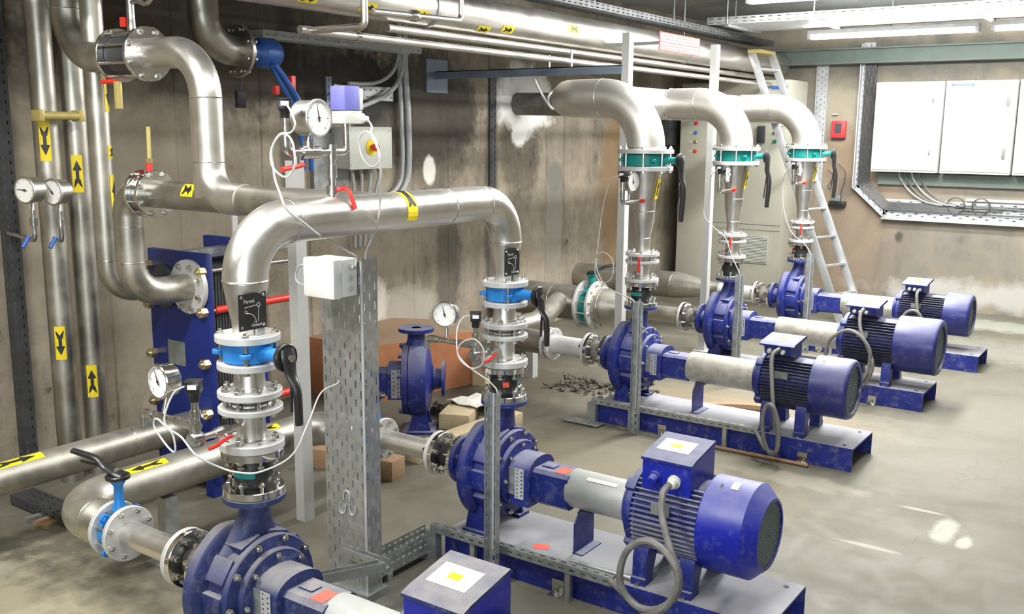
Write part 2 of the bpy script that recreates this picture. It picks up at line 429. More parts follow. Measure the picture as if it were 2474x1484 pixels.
DN = {1: 'the nearest pump', 2: 'the second nearest pump', 3: 'the front far pump',
      4: 'the middle far pump', 5: 'the rearmost far pump'}
PX = {1: -2.367, 2: -2.367, 3: -2.835, 4: -2.845, 5: -2.79}
PY = {1: 1.956, 2: 3.335, 3: 5.50, 4: 6.98, 5: 8.40}

# ------------------------------------------------------------------ pump sets
def pump(i, label, zs, hb, xb, g, m, R, zd, tbx, kind, blue):
    X, Y = PX[i], PY[i]; hw = .20
    t = thing('pump_set', label, 'pump', (X+.4, Y, 0), 'blue pump sets on steel bases')
    w = lambda x, y=0, z=0: V((X+x, Y+y, z))
    s = lambda x, y=0, z=0: V((X+x, Y+y, zs+z))
    # --- base frame: folded steel channel, open at the motor end
    mb = MB(); x0, x1 = xb
    mb.ab(w(x0, -hw, hb-.010), w(x1, hw, hb))
    for sg in (-1, 1):
        mb.ab(w(x0, sg*hw-.005*sg-.005, 0), w(x1, sg*hw-.005*sg+.005, hb-.010))
        mb.ab(w(x0, sg*(hw-.06)-.03, 0), w(x1, sg*(hw-.06)+.03, .008)) if False else None
    mb.ab(w(x0, -hw+.01, 0), w(x0+.01, hw-.01, hb-.010)); mb.ab(w(x0+.85, -hw+.01, 0), w(x0+.86, hw-.01, hb-.010))
    mb.done('base_frame', 'blue_base', t)
    for sg in (-1, 1):
        MB().cyl(w(x1-.06, sg*(hw-.05), hb), w(x1-.06, sg*(hw-.05), hb+.0015), .011, None, 12).done('bolt_hole', 'dark', t)
    for ax_ in ((.28, 1.16) if kind == 'B' else (.42,)):
        a = MB(); a.ab(w(ax_-.028, -hw-.045, 0), w(ax_+.028, -hw-.001, .006)); a.ab(w(ax_-.028, -hw-.007, .006), w(ax_+.028, -hw-.001, .062))
        ab_ = a.done('anchor_bracket', 'plated', t)
        MB().lathe([(0, 0), (0, .011), (.009, .011), (.009, .006), (.02, .006), (.02, 0)], w(ax_, -hw-.026, .006), (0, 0, 1), 6).done('anchor_bolt', 'plated', ab_)
    # --- volute
    mb = MB(); n = 60; f = R/.2
    prof = [(-.125, .062, 0), (-.118, .10, 0), (-.112, .145, .3), (-.100, .180, .9), (-.085, .199, 1), (-.048, .201, 1), (-.040, .194, .9), (-.034, .170, .1), (.045, .166, 0)]
    rows = []
    for k in range(n):
        th = 2*PI*k/n; sp = .030*(k/n) if k < n*.94 else .030*(1-(k/n-.94)/.06)*.94
        rows.append([mb.bm.verts.new(s(x*f, (r*f+gn*sp)*math.sin(th), (r*f+gn*sp)*math.cos(th))) for x, r, gn in prof])
    for k in range(n):
        a, b = rows[k], rows[(k+1) % n]
        for j in range(len(prof)-1): mb.bm.faces.new((a[j], a[j+1], b[j+1], b[j]))
    mb.bm.faces.new([r[-1] for r in rows])
    mb.bm.faces.new([r[0] for r in rows][::-1])
    cs = mb.done('volute_casing', blue, t)
    # discharge neck and flange
    zn = zs+.13*f
    hgt = zd-.020-zn
    mb = MB(); rows = []
    for k in range(9):
        q = k/8; e = (1-q)**2
        rx, ry = .046+.026*f*e, .046+.080*f*e
        rows.append([mb.bm.verts.new(w(-.042*f*e+rx*math.cos(2*PI*a/28), ry*math.sin(2*PI*a/28), zn+hgt*q)) for a in range(28)])
    for a, b in zip(rows, rows[1:]):
        for k in range(28): mb.bm.faces.new((a[k], a[(k+1) % 28], b[(k+1) % 28], b[k]))
    mb.bm.faces.new(rows[0]); mb.bm.faces.new(rows[-1])
    mb.done('discharge_neck', blue, t)
    rf = .100 if kind == 'A' else .105
    fl = flange(t, w(0, 0, zd-.010), (0, 0, 1), rf, .03, .020, blue); fl.name = 'discharge_flange'
    # suction nozzle
    MB().cyl(s(-.21), s(-.10*f), .062, .075, 28).done('suction_nozzle', blue, t)
    fl = flange(t, s(-.215), (1, 0, 0), .110 if kind == 'A' else .115, .04, .022, blue); fl.name = 'suction_flange'
    # casing lugs with the cover ring
    for k in range(10):
        th = 2*PI*(k+.5)/10; rr = .166*f
        M = Matrix.Translation(s(.004, rr*math.sin(th), rr*math.cos(th))) @ Matrix.Rotation(-th, 4, 'X')
        MB().box(0, (.086, .082*f, .046), M=M, bev=.006).done('casing_lug', blue, t)
    mb = MB(); mb.lathe([(.041, .10), (.041, .178*f), (.044, .181*f), (.062, .181*f), (.066, .177*f), (.066, .145*f), (.074, .13*f), (.074, 0)], s(0), (1, 0, 0), 60)
    mb.done('casing_cover', blue, t)
    bolts(t, s(.026), (1, 0, 0), .170*f, 10, .086, .0105, 0.)
    mb = MB(); mb.lathe([(.070, .10), (.070, .140*f), (.074, .143*f), (.090, .143*f), (.094, .139*f), (.094, .11*f), (.10, .10), (.10, 0)], s(0), (1, 0, 0), 48)
    mb.done('cover_ring', blue, t)
    bolts(t, s(.083), (1, 0, 0), .128*f, 8, .030, .0085, 0.)
    # bearing bracket: arched head, square barrel, foot of casing
    def arch(hwid, z0, z1, zt, k=10):
        return [(-hwid, z0), (hwid, z0), (hwid, z1)]+[(hwid*math.cos(PI*j/k), z1+(zt-z1)*math.sin(PI*j/k)) for j in range(1, k)]+[(-hwid, z1)]
    xa, xm, xe = .095, .20, g[0]+.01
    mb = MB().prism([(q, r_) for q, r_ in arch(.098, -.105, .045, .102)], s(xa), (0, 1, 0), (0, 0, 1), (xm-xa, 0, 0))
    mb.done('bracket_head', blue, t, ang=32)
    mb = MB().prism([(-.072, -.075), (-.05, -.092), (.05, -.092), (.072, -.075), (.072, .048), (.055, .062), (-.055, .062), (-.072, .048)], s(xm), (0, 1, 0), (0, 0, 1), (xe-xm, 0, 0))
    br = mb.done('bearing_barrel', blue, t, ang=25)
    MB().ab(s(xm+.015, -.022, .062), s(xm+.075, .022, .068), .002).done('cast_pad', blue, br)
    for sg in (-1, 1):
        MB().prism([(-.06, hb), (.06, hb), (.035, zs-.13*f), (-.035, zs-.13*f)], w(-.045, sg*.13-.0, 0), (1, 0, 0), (0, 0, 1), (0, .012*sg, 0)).done('casing_foot', blue, t)
        MB().ab(w(-.105, sg*.13-.03, hb), w(.02, sg*.13+.045, hb+.014)).done('foot_pad', blue, t)
    # perforated vent plate on the camera-facing side
    mb = MB(); mb.perf(s(xa+.035, -.1005, -.075), (1, 0, 0), (0, 0, 1), .045, .135, 2, 8, .0065, .0075)
    vp = mb.done('vent_plate', 'galv_light', t, solid=.0015)
    MB().ab(s(xa+.002, -.1015, -.06), s(xa+.034, -.0995, .06)).done('side_cover', 'galv', t)
    # coupling guard and its leg
    g0, g1, gr = g
    mb = MB().lathe([(0, gr*.55), (0, gr), (.003, gr+.0015), (g1-g0-.02, gr+.0015), (g1-g0-.02, gr+.004), (g1-g0, gr+.004), (g1-g0, gr*.5)], s(g0, 0, -.006), (1, 0, 0), 48)
    gd = mb.done('coupling_guard', 'galv_guard' if kind == 'A' else 'guard_dusty', t)
    if kind == 'A':
        M = frame(s(g0+.16, -.045, -.006+math.sqrt((gr+.003)**2-.045**2)+.0015), (1, 0, 0), (0, .075, -.045*-1))
        MB().box(0, (.14, .018, .001), M=M).done('paper_label', 'paper', gd)
    lx = g0+.05
    mb = MB().prism([(-.078, hb), (.078, hb), (.078, zs-gr*.95), (.03, zs-gr-.002), (-.04, zs-gr-.002), (-.078, zs-gr-.05)], (X+lx, Y, 0), (0, 1, 0), (0, 0, 1), (.006, 0, 0))
    mb.ab((X+lx-.004, Y-.078, hb), (X+lx+.045, Y+.078, hb+.005)); mb.ab((X+lx, Y-.05, zs-gr-.012), (X+lx+.06, Y+.05, zs-gr-.007))
    mb.done('guard_leg', blue, t)
    # --- motor
    m0, f0, f1, mr = m
    mo = MB().lathe([(0, 0), (0, mr*.62), (.004, mr*.66), (.03, mr*.70), (.034, mr*.90), (.040, mr*.93), (.062, mr*.93), (.066, mr*.84), (f0-m0, mr*.84), (f0-m0, 0)], s(m0), (1, 0, 0), 48).done('motor_body', blue, t)
    mb = MB(); nf = 52
    for k in range(nf):
        th = 2*PI*k/nf
        if abs(th) < .52 or abs(th-2*PI) < .52: continue
        if any(abs(th-q) < .16 for q in (PI*.80, PI*1.20)): continue
        M = Matrix.Translation(s((m0+.068+f0)/2, mr*.90*math.sin(th), mr*.90*math.cos(th))) @ Matrix.Rotation(-th, 4, 'X')
        mb.box(0, (f0-m0-.07, .0055, mr*.17), M=M)
    mb.done('cooling_fins', 'fin_dusty' if kind == 'A' else 'fin_navy', mo)
    for a in (45, 135, 225, 315):
        th = math.radians(a); M = Matrix.Translation(s(m0+.05, mr*.90*math.sin(th), mr*.90*math.cos(th))) @ Matrix.Rotation(-th, 4, 'X')
        MB().box(0, (.045, .05, .045), M=M, bev=.006).done('end_shield_lug', blue, mo)
    L = f1-f0; ch = .05 if kind == 'A' else .022
    prof = [(0, mr*.9), (0, mr), (.004, mr+.004), (L-ch, mr+.004)]
    prof += ([(L, mr*.76), (L, mr*.70), (L-.006, mr*.70)] if kind == 'A' else [(L-ch*.3, mr*.985), (L, mr*.93), (L, mr*.80), (L-.012, mr*.78)])
    cw = MB().lathe(prof, s(f0-.012), (1, 0, 0), 64).done('fan_cowl', 'blue_clean' if kind == 'A' else 'blue_navy', t)
    rg = mr*(.70 if kind == 'A' else .78); xg = f0-.012+L-(.006 if kind == 'A' else .014)
    MB().lathe([(0, 0), (0, rg), (.002, rg), (.002, 0)], s(xg-.012), (1, 0, 0), 40).done('cowl_back', 'dark', cw)
    mb = MB(); st = .0125 if kind == 'A' else .017
    k = int(rg/st)
    for j in range(-k, k+1):
        h = math.sqrt(max(0, rg*rg-(j*st)**2))
        if h < .004: continue
        mb.ab(s(xg-.003, -h, j*st-.0022), s(xg, h, j*st+.0022)); mb.ab(s(xg-.004, j*st-.0022, -h), s(xg-.001, j*st+.0022, h))
    mb.done('fan_grille', 'grille', cw)
    MB().cyl(s(f0+.04, -.06, math.sqrt((mr+.004)**2-.06**2)-.003), s(f0+.04, -.063, math.sqrt((mr+.004)**2-.06**2)+.003), .007, None, 8).done('cowl_screw', 'bolt_steel', cw)
    if kind == 'A':
        arrow(cw, s(f0+.09), (1, 0, 0), (0, -.25, 1), mr+.004, .03, .05, 'paper', arr=False).name = 'paper_label'
    for xx in (m0+.115, f0-.045):
        for sg in (-1, 1):
            mb = MB().prism([(sg*.075, zs-mr*.80), (sg*.150, zs-mr*.62), (sg*.165, zs-mr*.85), (sg*.165, hb+.03), (sg*.178, hb+.028), (sg*.178, hb), (sg*.105, hb), (sg*.11, hb+.03)], (X+xx-.03, Y, 0), (0, 1, 0), (0, 0, 1), (.06, 0, 0))
            ft = mb.done('motor_foot', blue, t)
            MB().lathe([(0, 0), (0, .011), (.01, .011), (.01, 0)], w(xx, sg*.185, hb), (0, 0, 1), 6).done('foot_bolt', 'bolt_steel', ft)
    # terminal box
    b0, b1 = tbx; top = zs+mr
    if kind == 'A':
        tb = MB().prism([(-.13, top-.065), (-.13, top+.068), (-.10, top+.075), (.075, top+.108), (.085, top+.10), (.085, top-.03)], (X+b0, Y, 0), (0, 1, 0), (0, 0, 1), (b1-b0, 0, 0)).done('terminal_box', 'blue_clean', t, ang=25)
        mb = MB().prism([(-.136, top+.068), (-.102, top+.0795), (.078, top+.1125), (.090, top+.105), (.090, top+.095), (.076, top+.102), (-.100, top+.068), (-.136, top+.058)], (X+b0-.005, Y, 0), (0, 1, 0), (0, 0, 1), (b1-b0+.010, 0, 0))
        ld = mb.done('box_lid', blue, tb, ang=25)
        u = V((0, .18, .033)).normalized()
        M = frame((X+(b0+b1)/2-.01, Y-.02, top+.0955), (1, 0, 0), u)
        MB().box(0, (.135, .095, .001), M=M).done('paint_patch', 'paper', ld)
        MB().box(0, (.042, .026, .0022), M=M).done('warning_label', 'yellow', ld)
        for gx, gm in ((b0+.055, 'blue_clean'), (b0+.135, 'box_grey')):
            MB().lathe([(0, 0), (0, .026), (.012, .026), (.012, .021), (.034, .019), (.040, .013), (.040, 0)], (X+gx, Y-.128, top-.005), (0, -1, -.15), 18).done('cable_gland', gm, tb)
    else:
        tb = MB().prism([(-.135, top+.005), (-.155, top+.062), (.045, top+.085), (.045, top-.02), (-.06, top-.02)], (X+b0+.012, Y, 0), (0, 1, 0), (0, 0, 1), (b1-b0-.024, 0, 0)).done('terminal_box', blue, t, ang=25)
        mb = MB().prism([(-.165, top+.058), (-.165, top+.066), (-.145, top+.076), (.04, top+.098), (.06, top+.090), (.06, top+.082)], (X+b0-.012, Y, 0), (0, 1, 0), (0, 0, 1), (b1-b0+.024, 0, 0))
        ld = mb.done('box_lid', blue, tb, ang=25)
        M = frame((X+(b0+b1)/2, Y-.05, top+.0885), (1, 0, 0), V((0, .185, .022)))
        MB().box(0, (.045, .03, .002), M=M).done('warning_label', 'yellow', ld)
        for gx in (b0+.045, b0+.085, b0+.125):
            MB().lathe([(0, 0), (0, .013), (.02, .012), (.026, .008), (.026, 0)], (X+gx, Y-.143, top+.03), (0, -1, -.35), 14).done('cable_gland', 'box_grey', tb)
    MB().ab(s(m0+.16, -mr*.985-.003, .045), s(m0+.235, -mr*.985+.004, .085)).done('name_plate', 'label_grey', mo)
    # faded red paper tags
    if kind == 'A':
        MB().ab(s(g0-.065, -.052, .0625), s(g0-.012, .02, .064)).done('red_tag', 'tag_red', br)
        if i == 2:
            M = frame(w(.27, -.10, hb+.0012), (1, .5, 0), (-.5, 1, 0)); MB().box(0, (.065, .05, .001), M=M).done('red_tag', 'tag_red', t)
            MB().tube([w(.45, -.165, hb+.012), w(.75, -.158, hb+.012)], .011, 10).done('loose_tube', 'galv', t)
    return t

A = dict(zs=.385, hb=.125, xb=(-.17, 1.295), g=(.362, .640, .080), R=.205, zd=.706, kind='A')
pump(1, 'nearest blue pump with motor, cut off by the bottom edge of the photo', m=(.648, 1.0, 1.225, .178), tbx=(.745, .945), blue='blue_dirty', **A)
pump(2, 'blue pump with motor and looped cable, second nearest, with round fan cowl', m=(.648, 1.0, 1.225, .178), tbx=(.745, .945), blue='blue', **A)
B = dict(zs=.415, hb=.132, R=.225, zd=.758, kind='B', blue='blue')
pump(3, 'front blue pump of the far trio, cable hanging beside its black fan grille', m=(.80, 1.165, 1.38, .170), tbx=(.87, 1.05), xb=(-.19, 1.435), g=(.365, .80, .092), **B)
pump(4, 'middle blue pump of the far trio, with the biggest motor cowl', m=(.86, 1.27, 1.55, .190), tbx=(.94, 1.14), xb=(-.19, 1.49), g=(.40, .86, .092), **B)
pump(5, 'rearmost blue pump, close to the white patch on the far wall', m=(.83, 1.24, 1.44, .168), tbx=(.92, 1.09), xb=(-.19, 1.53), g=(.40, .83, .092), **B)

# ------------------------------------------------------------------ discharge stacks: joints, spools, valves
def rubber_joint(lab, c, ax, L, rf, tf, r0, rm, nb, band, group='rubber expansion joints', rub='rubber'):
    """two plated flanges with a black bellows and a colour band; c = centre of the first face"""
    x, y, z = basis(ax); P = lambda h: V(c)+z*h
    t = thing('expansion_joint', lab, 'expansion joint', P(0), group)
    flange(t, P(tf/2), ax, rf, r0, tf, 'plated'); flange(t, P(L-tf/2), ax, rf, r0, tf, 'plated')
    h0, h1 = tf, L-tf; k = 12
    MB().lathe([(h0, r0)]+[(h0+(h1-h0)*q/k, r0+.004+(rm-r0)*math.sin(PI*q/k)**.7) for q in range(k+1)]+[(h1, r0)], P(0), ax, 36).done('rubber_bellows', rub, t)
    for (a0, a1, m) in band:
        mb = MB(); rr = rm+.0052; hm = (h0+h1)/2; hh = .011
        a0, a1 = math.radians(a0), math.radians(a1); n = 14
        g = [[mb.bm.verts.new(P(hm+e)+(x*math.cos(a0+(a1-a0)*q/n)+y*math.sin(a0+(a1-a0)*q/n))*rr) for q in range(n+1)] for e in (-hh, hh)]
        for q in range(n): mb.bm.faces.new((g[0][q], g[0][q+1], g[1][q+1], g[1][q]))
        mb.done('colour_band', m, t, solid=.001)
    for h in (tf/2, L-tf/2): bolts(t, P(h), ax, rf*.80, nb, tf+.03, .0095)
    return t

def butterfly(lab, c, ax, stem, lev, L, rb, rneck, col, neck, levlen, levtilt=(0, 0, 0), ears=.0):
    """wafer butterfly valve: c = centre, ax = pipe axis, stem = direction of the neck, lev = direction the lever points"""
    ax, stem, lev = V(ax).normalized(), V(stem).normalized(), V(lev).normalized(); c = V(c)
    t = thing('butterfly_valve', lab, 'valve', c, 'lever butterfly valves')
    bd = MB().ring(c, ax, rb, rb*.72, L*.96, 44).done('valve_body', col, t)
    side = ax.cross(stem)
    for k in range(4):
        a = PI/4+k*PI/2; d = stem*math.cos(a)+side*math.sin(a)
        MB().ring(c+d*(rb+.012), ax, .019, .010, L*.22, 18).done('centring_lug', col, t)
    mb = MB(); mb.tube([c-stem*(rb+.018), c-stem*(rb*.9)], .020, 14); mb.done('lower_shaft_boss', col, t)
    e = c+stem*(rb+neck)
    MB().lathe([(0, .030), (neck*.35, rneck), (neck*.8, rneck), (neck*.9, rneck*1.5), (neck, rneck*1.6), (neck, 0)], c+stem*(rb-.004), stem, 20).done('valve_neck', col, t)
    disc = MB().lathe([(0, 0), (0, .042), (.003, .044), (.012, .044), (.015, .041), (.015, .016), (.030, .014), (.030, 0)], e-stem*.002, stem, 30).done('notch_plate', 'black_plastic', t)
    # lever: cranked cast handle
    q = stem; w = lev.cross(q)
    p = [e+q*.014-lev*.028, e+q*.018, e+q*.026+lev*levlen*.25, e+q*.044+lev*levlen*.42, e+q*.050+lev*levlen*.6, e+q*.050+lev*levlen]
    g_ = 1.0 if levlen < .3 else 1.45
    wid = [q_*g_ for q_ in (.022, .026, .019, .014, .0135, .013)]; thk = [q_*g_ for q_ in (.010, .012, .011, .012, .012, .010)]
    mb = MB(); rows = []
    sp = spline(p, 5); n = len(sp)
    for i, pt in enumerate(sp):
        u = i/(n-1)*(len(p)-1); j = min(int(u), len(p)-2); fr = u-j
        ww = wid[j]*(1-fr)+wid[j+1]*fr; tt = thk[j]*(1-fr)+thk[j+1]*fr
        d = (sp[min(i+1, n-1)]-sp[max(i-1, 0)]).normalized(); nn = d.cross(w).normalized()
        rows.append([mb.bm.verts.new(pt+w*ww*math.cos(2*PI*k/12)*(1.08)+nn*tt*math.sin(2*PI*k/12)) for k in range(12)])
    for a, b in zip(rows, rows[1:]):
        for k in range(12): mb.bm.faces.new((a[k], a[(k+1) % 12], b[(k+1) % 12], b[k]))
    mb.bm.faces.new(rows[0]); mb.bm.faces.new(rows[-1])
    lv = mb.done('lever_handle', 'black_plastic', t)
    MB().lathe([(0, 0), (0, .012), (.008, .012), (.008, 0)], e+q*.026, q, 6).done('lever_nut', 'bolt_steel', lv)
    tr = [e+q*.026+lev*levlen*.36, e+q*.022+lev*levlen*.6, e+q*.020+lev*levlen*.82]
    MB().tube(spline(tr, 4), .005, 8).done('lever_trigger', 'black_plastic', lv)
    return t

def gauge(lab, c, face, R, ang=20, depth=.045, stem=None, name='pressure_gauge', casem='plated', sub=True):
    """round dial gauge; c = centre of the dial, face = direction it looks"""
    z = V(face).normalized(); up = (V((0, 0, 1))-z*z.z).normalized(); x = up.cross(z); c = V(c)
    t = thing(name, lab, 'pressure gauge', c, 'round dial pressure gauges')
    MB().lathe([(-depth, 0), (-depth, R*.86), (-depth+.006, R*.96), (-.006, R*.97), (-.006, R*1.04), (.004, R*1.05), (.007, R*1.0), (.007, R*.93), (.001, R*.91)], c, z, 40).done('gauge_case', casem, t)
    di = MB().lathe([(0, 0), (0, R*.92)], c+z*.0008, z, 40).done('dial', 'dial', t, solid=.0008)
    mb = MB()
    for k in range(31):
        a = math.radians(225-270*k/30); d = x*math.cos(a)+up*math.sin(a); q = z.cross(d)
        r0 = R*(.70 if k % 5 == 0 else .77); hw = .0009 if k % 5 == 0 else .0005
        o = c+z*.0022
        mb.quad(o+d*r0-q*hw, o+d*R*.83-q*hw, o+d*R*.83+q*hw, o+d*r0+q*hw)
    mb.done('scale_marks', 'ink', di, solid=.0003)
    a = math.radians(90+ang); d = x*math.cos(a)+up*math.sin(a); q = z.cross(d); o = c+z*.005
    mb = MB(); mb.prism([(-.22*R, -.05*R), (.78*R, -.008*R), (.78*R, .008*R), (-.22*R, .05*R)], o, d, q, z*.001); mb.lathe([(0, 0), (0, .09*R), (.002, .09*R), (.002, 0)], o, z, 14)
    mb.done('needle', 'ink', t)
    if stem:
        MB().cyl(c-z*depth*.5-up*R*.93, V(stem), .0075, None, 12).done('gauge_stem', 'fitting', t)
    return t

def transmitter(lab, p, s=1., facing=(0, -1, 0), group='black pressure transmitters'):
    """pressure transmitter: chrome stem with a square black plug on top; p = foot"""
    p = V(p); t = thing('pressure_transmitter', lab, 'sensor', p, group)
    MB().lathe([(0, 0), (0, .012*s), (.012*s, .012*s), (.012*s, .016*s), (.024*s, .016*s), (.024*s, .0115*s), (.052*s, .0115*s), (.052*s, 0)], p, (0, 0, 1), 16).done('sensor_stem', 'plated', t)
    mb = MB(); mb.lathe([(.050*s, 0), (.050*s, .015*s), (.072*s, .017*s), (.080*s, .021*s), (.080*s, 0)], p, (0, 0, 1), 16)
    an = math.atan2(facing[1], facing[0])+PI/2; R_ = lambda h: Matrix.Translation(p+V((0, 0, h))) @ Matrix.Rotation(an, 4, 'Z')
    mb.box(0, (.044*s, .040*s, .034*s), M=R_(.095*s), bev=.003*s); mb.box(0, (.048*s, .044*s, .005*s), M=R_(.113*s), bev=.002*s)
    pl = mb.done('sensor_plug', 'black_plastic', t)
    f = V(facing).normalized(); q = V((-f.y, f.x, 0))
    M = frame(p+V((0, 0, .098*s))+f*.0215*s, q, (0, 0, 1)); MB().box(0, (.026*s, .014*s, .002), M=M).done('white_label', 'white', pl)
    return t

def wire(lab, pts, r, m, name='signal_cable', cat='cable', group=None, k=10, ties=()):
    o = MB().tube(spline(pts, k), r, 8).done(name, m, None, loc=pts[0]); tag(o, lab, cat, group); 
    return o

def manifold(lab, X, Y, zb, pos, dx, gz, ball=True):
    """instrument branch: nipple off the spool along -Y, ball valve, riser elbow and a cross pipe along -X"""
    t = thing('instrument_manifold', lab, 'pipe fitting', (X, Y-.045, zb), 'gauge manifolds')
    F = 'fitting'; yb = Y-.21; zm = zb+.042
    MB().tube([(X, Y-.036, zb), (X, yb+.02, zb)], .0105, 12).done('nipple', 'stainless', t)
    bv = MB().lathe([(0, 0), (0, .015), (.006, .017), (.028, .019), (.05, .017), (.056, .015), (.056, 0)], (X, Y-.085, zb), (0, -1, 0), 12).done('ball_valve', F, t)
    MB().cyl((X, Y-.113, zb), (X+.028, Y-.113, zb-.012), .006, None, 10).done('valve_stem', F, bv)
    e = V((X+.030, Y-.113, zb-.013))
    mb = MB().tube(spline([e+V((0, .012, 0)), e, e+V((.006, -.03, -.004)), e+V((.008, -.05, -.010)), e+V((.008, -.080, -.014))], 4), .0062, 8)
    mb.done('red_lever', 'red_plastic', bv)
    mb = MB().lathe([(-.02, 0), (-.02, .02), (-.014, .024), (.012, .026), (.020, .022), (.020, 0)], (X, yb, zb), (0, 1, 0), 16); mb.done('union', F, t)
    MB().tube(fillet([(X, yb+.01, zb), (X, yb, zb), (X, yb, zm)], .0), .0165, 12).done('elbow', F, t)
    MB().lathe([(0, 0), (0, .016), (.010, .0175), (.010, .014), (.018, .014), (.018, .0175), (.028, .017), (.028, 0)], (X, yb, zm-.034), (0, 0, 1), 16).done('coupling', F, t)
    MB().tube([(X+.016, yb, zm), (X-.085, yb, zm)], .0155, 14).done('tee', F, t)
    MB().tube([(X-.08, yb, zm), (X-dx+.05, yb, zm)], .0115, 12).done('pipe', 'fitting', t)
    MB().tube([(X-dx+.055, yb, zm), (X-dx+.02, yb, zm)], .0155, 14).done('tee', F, t)
    MB().tube(fillet([(X-dx+.03, yb, zm), (X-dx, yb, zm), (X-dx, yb, zm-.045)], .018), .0135, 12).done('drain_elbow', F, t)
    MB().lathe([(0, 0), (0, .016), (.02, .017), (.02, 0)], (X, yb, zm+.008), (0, 0, 1), 14).done('boss', F, t)
    return yb, zm

def valve_sign(par, o, sg=1):
    """black plate with the closed / open lever diagram, facing +X"""
    o = V(o); W, H = .105, .112
    pl = MB().box(o, (.003, W, H)).done('lever_position_plate', 'black_plastic', par)
    for a, b in ((-1, 1), (1, 1), (-1, -1), (1, -1)):
        MB().lathe([(0, 0), (0, .0055), (.003, .004), (.003, 0)], o+V((.0015, a*(W/2-.010), b*(H/2-.010))), (1, 0, 0), 10).done('plate_screw', 'plated', pl)
    T = lambda y, z: o+V((.0022, y, z))
    text(pl, 'Fermé', .016, frame(T(-.014, .032), (0, 1, 0), (0, 0, 1)), 'flange_grey')
    text(pl, 'Ouvert', .014, frame(T(.014, -.043), (0, 1, 0), (0, 0, 1)), 'flange_grey')
    mb = MB()
    def ln(p, q, w_=.0016): 
        p, q = T(*p), T(*q); mb.tube([p, q], w_*.5, 6)
    ln((-.032, .014), (.018, .018)); ln((.022, .012), (.020, -.034))
    mb.tor(T(.022, .018), (1, 0, 0), .0062, .0009, 20, 6); mb.tor(T(-.026, .0), (1, 0, 0), .004, .0009, 16, 6)
    pts = [T(-.024+.036*math.sin(a)*1.0, -.004-.034*(1-math.cos(a))) for a in [q*PI/2/8 for q in range(9)]]
    mb.tube(pts, .0009, 6); ln((.012, -.038), (.004, -.031))
    mb.done('lever_diagram', 'flange_grey', pl)
    return pl

def small_stack(i):
    X, Y = PX[i], PY[i]; P = lambda z: V((X, Y, z)); d = DN[i]; Zz = (0, 0, 1)
    rubber_joint('black rubber joint with green band on the outlet of '+d if i == 1 else 'black rubber joint on the outlet of '+d+', behind the slotted strut', P(.707), Zz, .148, .098, .024, .042, .058, 8,
                 [(-62, -20, 'orange'), (-18, 55, 'teal')] if i == 1 else [(30, 55, 'tag_red'), (95, 130, 'teal')])
    t = thing('flanged_spool', 'short stainless flanged pipe above the rubber joint of '+d, 'pipe spool', P(.857), 'instrument spools')
    flange(t, P(.870), Zz, .101, .043, .026); flange(t, P(.986), Zz, .100, .043, .018)
    MB().tube([P(.875), P(.985)], .0445, 28).done('pipe', 'stainless', t); seam(t, P(.884), Zz, .0445, .004)
    bolts(t, P(.862), Zz, .080, 4, .058, .011, .25)
    t = thing('check_valve', 'chrome wafer check valve clamped between grey flanges over '+d, 'valve', P(.996), 'wafer check valves')
    MB().ring(P(1.0105), Zz, .066, .04, .027, 40).done('valve_body', 'plated', t)
    MB().ring(P(1.0105), Zz, .067, .06, .008, 40).done('seat_ring', 'dark_metal', t)
    bolts(t, P(1.0105), Zz, .080, 8, .075, .010, .5)
    t = thing('flanged_spool', 'short grey flanged spool under the blue valve of '+d, 'pipe spool', P(1.025), 'valve spools')
    flange(t, P(1.036), Zz, .100, .043, .021); flange(t, P(1.127), Zz, .097, .043, .021)
    MB().lathe([(1.03, .0), (1.03, .054), (1.055, .050), (1.125, .046), (1.125, 0)], (X, Y, 0), Zz, 28).done('pipe', 'stainless', t)
    butterfly('blue butterfly valve with hanging black lever above '+d, P(1.170), Zz, (1, 0, 0), (0, .03, -1), .062, .078, .021, 'valve_blue', .085, .205)
    yb, zm = manifold('chrome gauge manifold with red lever branching off the spool of '+d, X, Y, .935, None, .255, 0)
    gx = X-.150
    fc = (-.05, -1, 0) if i == 1 else (.35, -1, .06)
    gauge('chrome dial gauge on the manifold of '+d, (gx, yb-.010, 1.092), fc, .052, 22 if i == 1 else 16, .05, (gx, yb, zm+.012))
    transmitter('black plug transmitter on chrome stem by the gauge of '+d, (X+.004, yb, zm+.026), 1.0, (.6, -.8, 0))
    return yb, zm
YB1, ZM1 = small_stack(1); YB2, ZM2 = small_stack(2)

